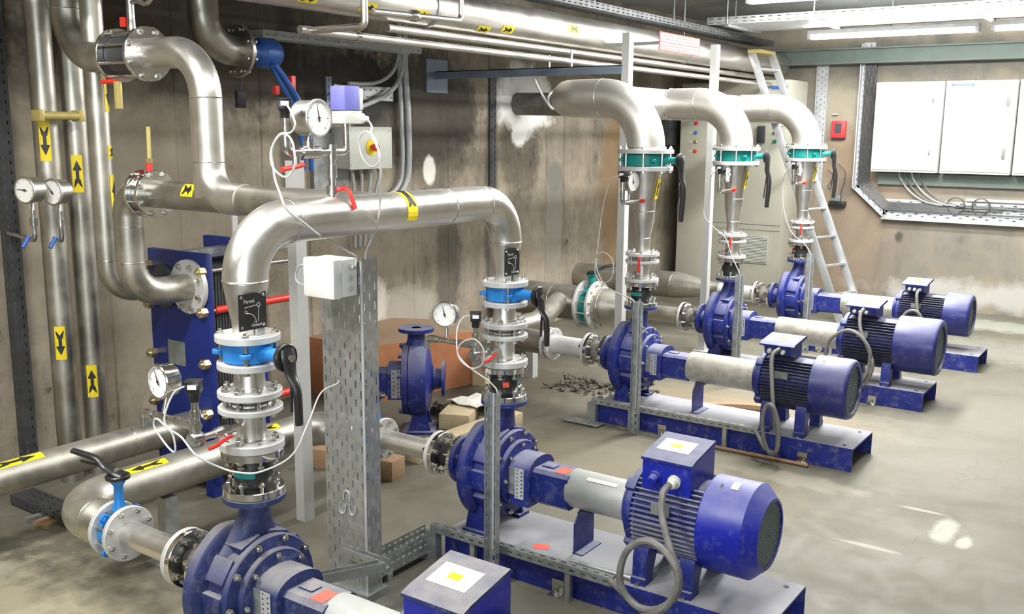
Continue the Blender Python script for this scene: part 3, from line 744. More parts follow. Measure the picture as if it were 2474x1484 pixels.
# stacks of the far trio
def big_stack(i):
    X, Y = PX[i], PY[i]; P = lambda z: V((X, Y, z)); d = DN[i]; Zz = (0, 0, 1)
    rubber_joint('black rubber joint with colour band on the outlet of '+d, P(.759), Zz, .152, .105, .024, .046, .062, 8,
                 [(-75, -45, 'orange'), (-43, 30, 'teal')] if i == 3 else ([(-70, -20, 'orange')] if i == 5 else []))
    t = thing('flanged_spool', 'short stainless flanged spool over the rubber joint of '+d, 'pipe spool', P(.912), 'trio spools')
    flange(t, P(.924), Zz, .107, .045, .022); flange(t, P(1.042), Zz, .107, .045, .018)
    MB().tube([P(.93), P(1.04)], .047, 28).done('pipe', 'stainless', t)
    MB().tube([P(.975)+V((0, -.045, 0)), P(.975)+V((0, -.10, 0))], .014, 12).done('drain_valve', 'fitting', t)
    MB().tube(spline([P(.985)+V((.03, -.10, 0)), P(.985)+V((.03, -.105, .02)), P(.99)+V((.035, -.11, .09))], 4), .008, 8).done('red_lever', 'red_plastic', t)
    bolts(t, P(.918), Zz, .087, 8, .056, .010)
    t = thing('check_valve', 'thin wafer check valve between two flanges over '+d, 'valve', P(1.052), 'wafer check valves')
    MB().ring(P(1.0645), Zz, .078, .04, .022, 40).done('valve_body', 'plated', t); bolts(t, P(1.0645), Zz, .088, 8, .070, .009)
    t = thing('tapered_pipe', 'long tapered stainless discharge pipe between flanges above '+d, 'pipe', P(1.078), 'tapered discharge pipes')
    flange(t, P(1.088), Zz, .107, .045, .020)
    MB().lathe([(1.09, .046), (1.19, .046), (1.30, .066), (1.36, .070), (1.43, .074), (1.57, .100), (1.612, .104), (1.612, .08)], (X, Y, 0), Zz, 40).done('reducer', 'stainless', t)
    seam(t, P(1.19), Zz, .046); seam(t, P(1.36), Zz, .0705)
    flange(t, P(1.6255), Zz, .172, .10, .027)
    for s_ in (1,):
        dd = V((.90, .02, 0)).normalized(); a = MB(); mm = frame(P(1.50)+dd*.0905, (-dd.y, dd.x, 0), dd*.19+V((0, 0, 1))); a.box(0, (.042, .13, .0012), M=mm)
        st = a.done('flow_arrow_sticker', 'yellow', t)
        mb = MB(); mb.prism([(-.006, -.045), (.0, -.035), (.006, -.045), (.006, .01), (.014, .01), (0, .045), (-.014, .01), (-.006, .01)], mm @ V((0, 0, .0008)), mm.col[0].xyz, mm.col[1].xyz, mm.col[2].xyz*.0012); mb.done('printed_arrow', 'ink', st)
    butterfly('teal butterfly valve with long black lever above '+d, P(1.677), Zz, (1, 0, 0), (-.05, -.02, -1), .074, .142, .020, 'teal', .085, .37)
    # gauge branch from the taper
    zb = 1.425; yb = Y-.285
    t = thing('instrument_manifold', 'small chrome gauge branch with red lever beside the taper of '+d, 'pipe fitting', (X, Y-.07, zb), 'gauge manifolds')
    MB().tube([(X, Y-.06, zb), (X, yb+.03, zb)], .011, 12).done('nipple', 'stainless', t)
    MB().tube(fillet([(X, yb+.04, zb), (X, yb, zb), (X, yb, zb+.075)], .02), .0145, 12).done('elbow', 'fitting', t)
    MB().tube([(X, yb+.110, zb), (X, yb+.060, zb)], .017, 12).done('tee', 'fitting', t)
    MB().tube([(X, yb+.085, zb), (X, yb+.085, zb+.05)], .010, 10).done('riser', 'fitting', t)
    MB().tube([(X+.02, Y-.085, zb+.002), (X+.055, Y-.110, zb+.004)], .011, 10).done('red_lever', 'red_plastic', t)
    gauge('small dial gauge on the side branch of '+d, (X+.02, yb+.090, zb+.125), (.9, -.1, 0) if i == 3 else (1, .1, 0), .062, 10, .06, (X, yb+.085, zb+.045))
    transmitter('black plug transmitter on the side branch of '+d, (X, yb, zb+.075), 1., (0, -1, 0))
for i in (3, 4, 5): big_stack(i)

# ------------------------------------------------------------------ upper elbows and their header
for i, lab in ((3, 'big stainless elbow pipe above the front pump of the far trio'), (4, 'big stainless elbow pipe above the middle pump of the far trio'), (5, 'big stainless elbow pipe above the rearmost pump, before the ladder')):
    X, Y = PX[i], PY[i]; z0 = 1.742
    t = thing('elbow_pipe', lab, 'pipe', (X, Y, 1.716), 'large discharge elbows')
    flange(t, (X, Y, 1.7295), (0, 0, 1), .174, .11, .025)
    R = .118
    if i == 3: path = fillet([(X, Y, z0), (X, Y, 2.06), (-3.50, Y, 2.06), (-3.50, Y+.36, 2.06)], [.31, .22], 14)
    else: path = fillet([(X, Y, z0), (X, Y, 2.06), (-3.40, Y, 2.06)], .31, 14)
    MB().tube(path, R, 40).done('pipe', 'stainless_matt', t)
    seam(t, (X, Y, 1.752), (0, 0, 1), R, .003); seam(t, (X-.315, Y, 2.06), (1, 0, 0), R, .002)
    if i == 3: seam(t, (-3.50, Y+.235, 2.06), (0, 1, 0), R, .002)
    bolts(t, (X, Y, 1.677), (0, 0, 1), .155, 8, .135, .011, .5)
t = thing('header_pipe', 'horizontal stainless header behind the grey posts joining the three big elbows', 'pipe', (-3.5, 5.86, 2.06))
MB().tube([(-3.5, 5.862, 2.06), (-3.5, 9.6, 2.06)], .118, 40).done('pipe', 'stainless_matt', t)
for i in (4, 5): MB().tor((-3.395, PY[i], 2.06), (1, 0, 0), .119, .004, 32, 6).done('weld_seam', 'weld', t)

# ------------------------------------------------------------------ bridge pipe over the two near pumps
xb_ = (PX[1]+PX[2])/2
t = thing('bridge_pipe', 'stainless pipe bridging over the two nearest pumps with a yellow arrow band', 'pipe', (PX[1], PY[1], 1.203))
for i in (1, 2):
    X, Y = PX[i], PY[i]
    flange(t, (X, Y, 1.214), (0, 0, 1), .100, .043, .022)
    MB().lathe([(1.215, .040), (1.215, .045), (1.26, .047), (1.33, .060), (1.375, .068), (1.39, .0695), (1.39, .05)], (X, Y, 0), (0, 0, 1), 40).done('reducer', 'stainless', t)
    seam(t, (X, Y, 1.39), (0, 0, 1), .0700, .003)
    bolts(t, (X, Y, 1.170), (0, 0, 1), .083, 4, .105, .0105, .5)
    valve_sign(t, (X+.063, Y-.030 if i == 1 else Y-.038, 1.305 if i == 1 else 1.312))
    MB().ab((X+.050, Y-.012, 1.226), (X+.061, Y+.016, 1.29)).done('plate_bracket', 'galv', t)
path = fillet([(PX[1], PY[1], 1.385), (PX[1], PY[1], 1.56), (PX[2], PY[2], 1.56), (PX[2], PY[2], 1.385)], .168, 16)
MB().tube(path, .0695, 44).done('pipe', 'stainless', t)
for y, a in ((PY[1]+.175, 0), (2.93, 0), (PY[2]-.172, 0)): seam(t, (xb_, y, 1.56), (0, 1, 0), .0698, .0022)
arrow(t, (xb_, 2.665, 1.56), (0, 1, 0), (.55, 0, .8), .0695, .052, .20, 'yellow', arr=False)
mb = MB(); r_ = .0695
def bandP(y, a, e=.0028): return V((xb_+(r_+e)*math.sin(a), y, 1.56+(r_+e)*math.cos(a)))
T_ = [0, .05, .10, .15, .20, .3, .5, .60, .61, .7, .84, 1.]
for sg in (-1, 1):
    rows = []
    for q in T_:
        i_, o_ = (max(0, .22*(1-q/.10)), .40-.17*q/.20) if q < .201 else ((0, .23) if q < .605 else (0, .42*(1-(q-.61)/.39)))
        rows.append([mb.bm.verts.new(bandP(2.665+sg*.05*(i_+(o_-i_)*k/3), 1.30-1.75*q)) for k in range(4)])
    for a, b in zip(rows, rows[1:]):
        for k in range(3): mb.bm.faces.new((a[k], a[k+1], b[k+1], b[k]))
mb.done('printed_arrow', 'ink', t, solid=.0004)

# ------------------------------------------------------------------ suction side of the two near pumps
ZS = .385; HX_ = -3.47
def near_suction(i):
    X, Y = PX[i], PY[i]; P = lambda x: V((x, Y, ZS)); d = DN[i]; A_ = (-1, 0, 0)
    x0 = X-.226
    rubber_joint('black rubber joint with plated flanges on the inlet of '+d, P(x0), A_, .130, .102, .022, .042, .060, 8,
                 [] if i == 1 else [(100, 175, 'teal')], 'inlet rubber joints')
    x1 = x0-.132; x2 = -3.085
    t = thing('flanged_spool', 'straight stainless inlet pipe between two bolted flanges of '+d, 'pipe spool', P(x1), 'inlet spools')
    flange(t, P(x1-.010), A_, .102, .045, .020); flange(t, P(x2+.010), A_, .102, .045, .020)
    MB().tube([P(x1-.005), P(x2+.005)], .0475, 32).done('pipe', 'stainless', t)
    bolts(t, P(x1), A_, .084, 8, .046, .0095)
    butterfly('blue butterfly valve, black lever on top, in the inlet line of '+d, P(x2-.034), (1, 0, 0), (0, 0, 1), (-.96, -.28, .16) if i == 1 else (-.8, -.6, .25), .062, .078, .017, 'valve_blue', .125, .20 if i == 1 else .14)
    return x2-.068
xs = [near_suction(1), near_suction(2)]
t = thing('suction_header', 'fat stainless floor pipe curving to the inlets of both near pumps', 'pipe', (HX_, PY[1], .0))
HR = .083
path = fillet([(-3.275, PY[1], ZS), (HX_-.02, PY[1], ZS), (HX_-.02, PY[2], ZS), (-3.275, PY[2], ZS)], .19, 14)
MB().tube(path, HR, 36).done('pipe', 'stainless_old', t)
for i in (1, 2):
    Y = PY[i]
    flange(t, (xs[i-1]-.010, Y, ZS), (1, 0, 0), .102, .045, .020)
    MB().lathe([(0, .03), (0, .0475), (.03, .049), (.085, .080), (.105, HR), (.105, .07)], (xs[i-1]-.015, Y, ZS), (-1, 0, 0), 36).done('reducer', 'stainless_old', t)
    seam(t, (xs[i-1]-.045, Y, ZS), (1, 0, 0), .0495); seam(t, (-3.275, Y, ZS), (1, 0, 0), HR)
    bolts(t, (-3.120, Y, ZS), (1, 0, 0), .084, 8, .105, .0095)
arrow(t, (HX_-.02, 2.30, ZS), (0, 1, 0), (.42, 0, 1), HR, .20, .036, flip=True)
arrow(t, (HX_-.02, 2.93, ZS), (0, 1, 0), (.42, 0, 1), HR, .18, .036, flip=True)
seam(t, (HX_-.02, PY[1]+.19, ZS), (0, 1, 0), HR)
t = thing('pipe_support', 'grey steel stand under the curved floor pipe', 'support', (-3.47, 2.40, 0))
MB().ab((-3.50, 2.37, .008), (-3.44, 2.43, ZS-HR-.004)).done('post', 'galv', t); MB().ab((-3.54, 2.33, 0), (-3.40, 2.47, .008)).done('foot_plate', 'galv', t)
tag(MB().box((-3.83, 3.70, .055), (.13, .20, .11), rz=.25, bev=.004).done('wood_block', 'wood', None, loc=(-3.83, 3.70, 0)), 'wooden block behind the tall slotted tray, on the floor', 'wood block')
tag(MB().box((-3.415, 3.74, .055), (.125, .13, .11), rz=.15, bev=.004).done('wood_block', 'wood', None, loc=(-3.415, 3.74, 0)), 'wooden block on the floor below the second blue inlet valve', 'wood block')

# ------------------------------------------------------------------ suction side of the far trio
ZT = .415
for i in (3, 4, 5):
    X, Y = PX[i], PY[i]; P = lambda x: V((x, Y, ZT)); d = DN[i]; A_ = (-1, 0, 0); x0 = X-.228
    rubber_joint('dusty rubber joint on the inlet of '+d, P(x0), A_, .135, .112, .022, .046, .070, 8, [], 'inlet rubber joints', 'rubber_dusty')
    x1 = x0-.137; x2 = {3: -3.50, 4: -3.645, 5: -3.525}[i]
    t = thing('flanged_spool', 'pale steel inlet pipe of '+d, 'pipe spool', P(x1), 'inlet spools')
    flange(t, P(x1-.010), A_, .112, .05, .020)
    MB().tube([P(x1-.005), P(x2)], .064, 32).done('pipe', 'flange_grey' if i != 4 else 'stainless_old', t)
    if i == 3: flange(t, P(x2+.010), A_, .112, .05, .020)
    bolts(t, P(x1), A_, .092, 8, .046, .0095)
Y4 = PY[4]; RH = .148
t = thing('suction_pipe', 'fat stainless suction pipe from the left wall to the teal floor valve', 'pipe', (-4.6, Y4, 0))
MB().tube([(XW+.003, Y4, ZT), (-4.13, Y4, ZT)], RH, 40).done('pipe', 'stainless_old', t); seam(t, (-4.42, Y4, ZT), (1, 0, 0), RH)
flange(t, (-4.12, Y4, ZT), (1, 0, 0), .205, .12, .024)
MB().ab((-4.75, Y4-.04, 0), (-4.69, Y4+.04, ZT-RH)).done('support_post', 'post_grey', t)
t = thing('suction_reducer', 'cone shaped stainless reducer between the teal floor valve and the middle far pump', 'pipe', (-3.8, Y4, 0))
flange(t, (-4.004, Y4, ZT), (1, 0, 0), .205, .12, .024)
MB().lathe([(0, .1), (0, RH), (.06, RH), (.10, RH-.006), (.30, .072), (.34, .065), (.36, .05)], (-4.0, Y4, ZT), (1, 0, 0), 40).done('reducer', 'stainless_old', t)
seam(t, (-3.94, Y4, ZT), (1, 0, 0), RH)
bolts(t, (-4.062, Y4, ZT), (1, 0, 0), .180, 12, .140, .011)
Y5 = PY[5]
t = thing('suction_pipe', 'stainless suction pipe tapering towards the rearmost far pump, by the beige cabinet', 'pipe', (-4.2, Y5, 0))
MB().tube([(XW+.003, Y5, ZT), (-3.98, Y5, ZT)], .125, 40).done('pipe', 'stainless_old', t)
MB().lathe([(0, .08), (0, .125), (.08, .120), (.30, .080), (.40, .066), (.46, .064), (.46, .05)], (-3.98, Y5, ZT), (1, 0, 0), 40).done('reducer', 'stainless_old', t); seam(t, (-3.98, Y5, ZT), (1, 0, 0), .125)
Y3 = PY[3]
t = thing('suction_pipe', 'stainless suction pipe with elbow feeding the front far pump', 'pipe', (-3.9, Y3, 0))
flange(t, (-3.531, Y3, ZT), (1, 0, 0), .112, .05, .020); bolts(t, (-3.515, Y3, ZT), (1, 0, 0), .092, 8, .046, .0095)
MB().tube(fillet([(-3.54, Y3, ZT), (-4.02, Y3, ZT), (-4.02, Y3+.6, ZT), (-4.30, Y4-.14, ZT+.02)], [.17, .3]), .082, 32).done('pipe', 'stainless_old', t)
MB().ab((-4.05, 5.98, 0), (-3.98, 6.05, ZT-.085)).done('support_post', 'post_grey', t)
butterfly('teal butterfly valve with flat black lever, low behind the front far pump', (-4.062, Y4, ZT), (1, 0, 0), (0, 0, 1), (.75, .66, .1), .086, .150, .030, 'teal', .115, .24)

# ------------------------------------------------------------------ pipes on the left wall
def vpipe(lab, x, y, r, z0, z1, m, stk=(), loc=None):
    t = thing('riser_pipe', lab, 'pipe', (x, y, z0), 'vertical pipes on the left wall')
    MB().tube([(x, y, z0), (x, y, z1)], r, 32).done('pipe', m, t)
    for z, L, fl, dr in stk: arrow(t, (x, y, z), (0, 0, 1), dr, r, L, .052, flip=fl)
    return t
vpipe('leftmost vertical pipe with two arrows pointing down', -4.75, 2.715, .060, .0, 3.14, 'stainless_old', ((1.78, .195, True, (1, -.75, 0)), (.755, .175, True, (1, -.75, 0))))
vpipe('vertical pipe with two arrows pointing up, beside the leftmost pipe', -4.75, 2.875, .060, .0, 3.14, 'stainless_old', ((1.615, .19, False, (1, -.75, 0)), (.52, .175, False, (1, -.75, 0))))
# pipework of the heat exchanger
YH = 2.66; ZB = 1.56
t = vpipe('thin vertical pipe with elbow at the rear port of the blue heat exchanger', -4.235, YH+.02, .050, 1.22, 3.14, 'stainless_old', ((1.53, .20, False, (.75, .6, 0)), (1.735, .06, False, (.75, .6, 0)), (2.02, .2, True, (.75, .6, 0))))
MB().tube(fillet([(-4.235, YH+.02, 1.225), (-4.235, YH+.02, 1.06), (-4.235, 2.995, 1.06)], .14), .050, 28).done('elbow', 'stainless_old', t); seam(t, (-4.235, YH+.02, 1.225), (0, 0, 1), .050)
t = thing('exchanger_pipe', 'pipe dropping from the lower flanged valve into the front port of the heat exchanger', 'pipe', (-4.02, YH, 1.08))
MB().tube(fillet([(-3.885, YH, ZB), (-4.02, YH, ZB), (-4.02, YH, 1.08), (-4.02, 2.975, 1.08)], [.11, .15]), .066, 32).done('pipe', 'stainless_old', t)
seam(t, (-4.02, YH, 1.40), (0, 0, 1), .0665); seam(t, (-4.02, YH, 1.235), (0, 0, 1), .0665)
flange(t, (-3.878, YH, ZB), (1, 0, 0), .105, .06, .020, 'plated')
flange(t, (-4.02, 2.972, 1.08), (0, 1, 0), .135, .06, .024, 'flange_grey'); bolts(t, (-4.02, 2.968, 1.08), (0, 1, 0), .108, 8, .040, .011)
t = thing('flanged_valve', 'plated flanged valve with an upright brass lever on the lower pipe', 'valve', (-3.835, YH, ZB), 'flanged wall valves')
MB().ring((-3.835, YH, ZB), (1, 0, 0), .080, .05, .062, 36).done('valve_body', 'fitting', t)
MB().cyl((-3.835, YH, ZB+.07), (-3.835, YH, ZB+.145), .016, .013, 16).done('valve_neck', 'red_plastic', t)
MB().tube(spline([(-3.835, YH, ZB+.135), (-3.832, YH, ZB+.15), (-3.83, YH, ZB+.20), (-3.828, YH, ZB+.295)]), .0095, 10).done('brass_lever', 'brass_handle', t)
MB().lathe([(0, 0), (0, .018), (.022, .018), (.022, 0)], (-3.835, YH, ZB+.135), (0, 0, 1), 6).done('lever_nut', 'brass', t)
t = thing('link_pipe', 'stainless pipe from the wall valves rising in a swan neck behind the bridge pipe', 'pipe', (-3.42, YH, ZB))
MB().tube([(-3.79, YH, ZB), (PX[1]-.05, YH, ZB)], .062, 36).done('run_pipe', 'stainless_old', t)
MB().tube(fillet([(-3.42, YH, ZB), (-3.42, YH, 2.165), (-3.80, YH, 2.165)], .19, 14), .066, 36).done('swan_neck', 'stainless', t)
MB().tube(fillet([(-3.42, YH, ZB+.17), (-3.42, YH, ZB), (-3.20, YH, ZB)], .13, 10), .0665, 36).done('sweep_tee', 'stainless', t)
seam(t, (-3.42, YH, 1.975), (0, 0, 1), .0665); seam(t, (-3.42, YH, 1.71), (0, 0, 1), .0665)
flange(t, (-3.795, YH, ZB), (1, 0, 0), .105, .06, .018, 'plated'); flange(t, (-3.80, YH, 2.165), (1, 0, 0), .118, .06, .020, 'plated')
bolts(t, (-3.836, YH, ZB), (1, 0, 0), .090, 8, .102, .010)
arrow(t, (-3.50, YH, ZB), (1, 0, 0), (0, -.9, .55), .0625, .08, .06)
t = thing('flanged_valve', 'flanged valve with silver lever high on the left, brass grip hanging below', 'valve', (-3.905, YH, 2.165), 'flanged wall valves')
MB().ring((-3.905, YH, 2.165), (1, 0, 0), .085, .05, .186, 36).done('valve_body', 'dark_metal', t)
MB().cyl((-3.905, YH, 2.24), (-3.905, YH, 2.40), .020, .016, 16).done('valve_neck', 'fitting', t)
MB().ab((-3.945, YH-.03, 2.285), (-3.925, YH-.012, 2.325)).done('red_tag', 'red_plastic', t)
MB().tube(spline([(-3.905, YH, 2.385), (-3.86, YH, 2.39), (-3.79, YH, 2.375), (-3.74, YH, 2.40), (-3.66, YH, 2.405)]), .011, 10).done('lever_handle', 'fitting', t)
MB().ab((-3.955, YH-.075, 1.93), (-3.925, YH-.05, 2.05), .004).done('brass_grip', 'brass_handle', t)
MB().tube([(-4.06, YH-.06, 2.05), (-3.945, YH-.06, 2.05)], .010, 10).done('red_stem', 'red_plastic', t)
t = thing('upper_elbow_pipe', 'stainless elbow rising from the upper wall valve to the ceiling', 'pipe', (-4.40, YH, 2.165))
flange(t, (-4.010, YH, 2.165), (1, 0, 0), .118, .06, .020, 'plated')
MB().tube(fillet([(-4.0, YH, 2.165), (-4.40, YH, 2.165), (-4.40, YH, 3.14)], .22, 14), .070, 36).done('pipe', 'stainless_old', t); seam(t, (-4.40, YH, 2.39), (0, 0, 1), .0705)
bolts(t, (-3.905, YH, 2.165), (1, 0, 0), .100, 8, .225, .011)
t = thing('brass_bar_handle', 'long brass coloured bar handle across the two leftmost vertical pipes', 'handle', (-4.64, 2.74, 1.90))
MB().tube([(-4.63, 2.625, 1.905), (-4.63, 2.835, 1.905)], .020, 12).done('bar', 'brass_handle', t)
for y in (2.625, 2.835): MB().box((-4.653, y, 1.905), (.085, .025, .055), bev=.004).done('end_block', 'brass_handle', t)
for k, (y, z, lab) in enumerate(((2.465, 1.555, 'small dial gauge furthest left, in front of the wall pipes'), (2.60, 1.54, 'small dial gauge in front of the leftmost arrow pipe'))):
    x = -4.53
    gauge(lab, (x, y, z), (.25, -1, 0), .062, 85 if k == 0 else 40, .075, (x, y+.03, z-.10), casem='stainless_old')
    t = thing('gauge_siphon', 'gauge cock with blue lever below '+('the leftmost small gauge' if k == 0 else 'the second small gauge from the left'), 'pipe fitting', (x, y+.03, z-.10), 'wall gauge fittings')
    MB().tube(fillet([(x, y+.03, z-.095), (x, y+.03, z-.24), ((-4.95, 2.59, z-.24) if k == 0 else (-4.70, 2.69, z-.24))], .03), .012, 12).done('pipe', 'fitting', t)
    MB().tube([(x, y+.03, z-.13), (x, y+.03, z-.17)], .019, 12).done('cock', 'fitting', t)
    MB().tube([(x-.01, y+.005, z-.22), (x-.006, y-.03, z-.27)], .010, 10).done('blue_lever', 'hose_blue', t)
def strut(lab, o, u, v, L, W, D, rows, m='galv', cols=2, name='slotted_strut', sw=.007, sh=.020, group='slotted strut channels', n=None):
    """U channel with real slots: o corner, u across the web, v along; flanges of depth D on the far side"""
    o, u, v = V(o), V(u), V(v); w = u.cross(v) if n is None else V(n)
    t = thing(name, lab, 'cable strut', o, group)
    MB().perf(o, u, v, W, L, cols, rows, sw, sh).done('slotted_web', m, t, solid=.002)
    for s_ in (0, W):
        MB().perf(o+u*s_, -w, v, D, L, 1, max(2, rows), sw, sh, False).done('slotted_flange', m, t, solid=.002)
    return t
strut('dark slotted wall channel at the far left edge behind the small gauges', (-4.96, 2.58, .02), (0, 1, 0), (0, 0, 1), 3.1, .075, .05, 62, 'dark_metal', n=(1, 0, 0))
t = thing('floor_pipe', 'stainless floor pipe at the left edge with a yellow arrow, leading to the heat exchanger', 'pipe', (-4.06, 2., 0))
MB().tube([(-4.06, -1.2, .365), (-4.06, 2.985, .365)], .071, 36).done('pipe', 'stainless_old', t); seam(t, (-4.06, 2.62, .365), (0, 1, 0), .0715)
arrow(t, (-4.06, 2.06, .365), (0, 1, 0), (.35, 0, 1), .071, .24, .045)
MB().ab((-4.09, 1.2, 0), (-4.03, 1.26, .292)).done('support_post', 'galv', t)
strut('dark slotted tray lying on the floor below the two floor pipes', (-4.65, 2.33, .055), (0, 1, 0), (1, 0, 0), .95, .12, .045, 16, 'dark_metal', cols=3, n=(0, 0, 1), name='floor_tray')
for k, (x, m) in enumerate(((-4.38, 'galv'), (-4.31, 'wood'), (-4.25, 'brass'))):
    tag(MB().box((x, 2.315, .012), (.035, .11, .02), rz=.2*k).done('offcut', m, None, loc=(x, 2.315, 0)), ('grey' if k == 0 else 'brown' if k == 1 else 'yellowish')+' offcut strip on the floor beside the floor tray', 'offcut', 'offcuts by the floor tray')

# heat exchanger
t = thing('heat_exchanger', 'blue plate heat exchanger behind the nearest gauges', 'heat exchanger', (-4.14, 3.1, 0))
MB().ab((-4.37, 2.99, .07), (-3.905, 3.03, 1.245), .004).done('frame_plate', 'blue_hx', t)
MB().ab((-4.35, 3.32, .07), (-3.905, 3.355, 1.285), .004).done('pressure_plate', 'blue_hx', t)
mb = MB()
for k in range(16): mb.ab((-4.33, 3.035+k*.0178, .14), (-3.945, 3.047+k*.0178, 1.17))
mb.done('plate_pack', 'dark_metal', t)
MB().ab((-4.17, 3.02, 1.20), (-4.10, 3.80, 1.245)).done('carrying_bar', 'galv', t)
for z in (1.16, .96, .70, .445, .2):
    for x in (-3.925, -4.352):
        rd = MB().tube([(x, 2.94, z), (x, 3.62, z)], .011, 10).done('tie_rod', 'bolt_steel', t)
        MB().lathe([(0, 0), (0, .026), (.035, .026), (.035, 0)], (x, 2.955, z), (0, 1, 0), 6).done('rod_nut', 'brass', rd)
        if z in (.96, .445): MB().tube([(x, 3.05, z), (x, 3.60, z)], .019, 12).done('red_sleeve', 'red_plastic', rd)
MB().ab((-4.235, 2.986, .66), (-4.10, 2.990, .785)).done('rating_plate', 'label_grey', t)
for x in (-4.33, -3.945): MB().ab((x-.03, 2.98, 0), (x+.03, 3.05, .09)).done('foot', 'blue_hx', t)
flange(t, (-4.235, 2.985, 1.06), (0, 1, 0), .11, .045, .018, 'dark_metal').name = 'port_flange'
MB().tube([(-4.06, 3.3, 1.20), (-4.06, 3.3, 1.45)], .016, 12).done('vent_pipe', 'flange_grey', t)

# ------------------------------------------------------------------ posts, bracket and overhead pipes
def cpost(lab, x, y, z1, z0=0.):
    t = thing('support_post', lab, 'post', (x, y, z0), 'grey channel posts')
    mb = MB(); w, d, k = .064, .05, .006
    mb.ab((x-.0, y-w/2, z0), (x+k, y+w/2, z1)); mb.ab((x-d, y-w/2, z0), (x, y-w/2+k, z1)); mb.ab((x-d, y+w/2-k, z0), (x, y+w/2, z1))
    mb.done('channel', 'post_grey', t, ang=20)
    if z0 == 0 and y > 5: MB().ab((x-.09, y-.07, 0), (x+.05, y+.07, .008)).done('foot_plate', 'post_grey', t)
    return t
cpost('grey channel post behind the nearest pump, left of the tall slotted tray', -3.325, 3.07, 1.71)
cpost('tall grey channel post just left of the front far pump', -3.315, 6.155, 2.52)
cpost('tall grey channel post between the middle and rearmost pumps', -3.315, 7.645, 2.55)
t = thing('pipe_bracket', 'blue grey angle beam from the wall to the tall post, under the small pipes', 'bracket', (-4.2, 6.16, 2.25))
mb = MB(); mb.ab((-5.04, 6.12, 2.245), (-3.36, 6.126, 2.305)); mb.ab((-5.04, 6.12, 2.299), (-3.36, 6.18, 2.305)); mb.done('angle_beam', 'beam_blue', t, ang=20)
MB().ab((-5.05, 6.02, 2.14), (-5.035, 6.28, 2.40)).done('wall_plate', 'beam_blue', t)
for x, z in ((-3.98, 2.395), (-3.79, 2.425)):
    MB().tube([(x, 6.15, 2.30), (x, 6.15, z)], .009, 10).done('pipe_stand', 'galv_light', t)
t = thing('overhead_pipe', 'fat stainless pipe under the ceiling with yellow arrow stickers', 'pipe', (-3.98, 6, 2.587))
MB().tube([(-3.98, 1.5, 2.587), (-3.98, 10.9, 2.587)], .114, 40).done('pipe', 'stainless', t)
for y, a in ((6.30, (.8, 0, .0)), (5.5, (.9, 0, -.75)), (5.25, (.7, 0, -.95)), (4.6, (.9, 0, -.6)), (4.15, (.8, 0, -.6)), (3.7, (.8, 0, -.6)), (3.3, (.8, 0, -.6))):
    arrow(t, (-3.98, y, 2.587), (0, 1, 0), a, .1145, .13, .055, flip=y > 5.5)
for y in (2.9, 4.75, 8.4): MB().tube([(-3.98, y, 2.70), (-3.98, y, 3.15)], .008, 8).done('hanger_rod', 'galv', t); 
for y in (2.9, 4.75, 8.4): MB().ring((-3.98, y, 2.587), (0, 1, 0), .122, .1135, .03, 40).done('pipe_clamp', 'galv', t)
t = thing('service_pipe', 'upper of two thin bright pipes running under the fat overhead pipe', 'pipe', (-3.98, 6, 2.435), 'thin service pipes')
MB().tube([(-3.98, 4.4, 2.435), (-3.98, 10.9, 2.435)], .024, 20).done('pipe', 'stainless', t)
t = thing('service_pipe', 'lower of two thin bright pipes running under the fat overhead pipe', 'pipe', (-3.79, 6, 2.345), 'thin service pipes')
MB().tube([(-3.80, 3.55, 2.345), (-3.80, 10.9, 2.345)], .021, 20).done('pipe', 'stainless', t)
MB().lathe([(0, 0), (0, .027), (.03, .027), (.03, 0)], (-3.80, 3.95, 2.345), (0, 1, 0), 16).done('coupling', 'fitting', t)
t = thing('impulse_pipe', 'thin bent pipe with a small valve hanging below the fat overhead pipe', 'pipe', (-3.45, 4, 2.45))
MB().tube(fillet([(-3.42, 3.62, 3.0), (-3.42, 3.62, 2.345), (-3.78, 3.62, 2.345)], .03), .018, 14).done('drop_pipe', 'stainless', t)
MB().tube(fillet([(-3.40, 4.36, 3.0), (-3.40, 4.36, 2.44), (-3.40, 3.66, 2.42)], .035), .015, 14).done('bent_pipe', 'stainless', t)
MB().lathe([(0, 0), (0, .022), (.02, .030), (.05, .030), (.07, .022), (.07, 0)], (-3.40, 3.93, 2.427), (0, 1, 0), 16).done('valve', 'fitting', t)
t = thing('warning_sign', 'white sign with red frame and illegible red lines on the overhead pipe', 'sign', (-3.265, 6.84, 2.49))
MB().ab((-3.269, 6.49, 2.425), (-3.265, 7.18, 2.558)).done('board', 'sign_red', t)
MB().ab((-3.2648, 6.505, 2.434), (-3.2638, 7.165, 2.484)).done('panel', 'sign_white', t); MB().ab((-3.2648, 6.505, 2.492), (-3.2638, 7.165, 2.549)).done('panel', 'sign_white', t)
for z, n in ((2.532, 26), (2.510, 24), (2.466, 27), (2.446, 20)):
    mb = MB(); y = 6.52
    for k in range(n):
        w = random.uniform(.008, .03)
        if y+w > 7.15: break
        mb.ab((-3.2638, y, z-.004), (-3.2632, y+w, z+.004)); y += w+.006
    mb.done('red_lettering', 'sign_red', t)
MB().ab((-3.88, 6.80, 2.50), (-3.269, 6.86, 2.52)).done('sign_arm', 'galv', t)
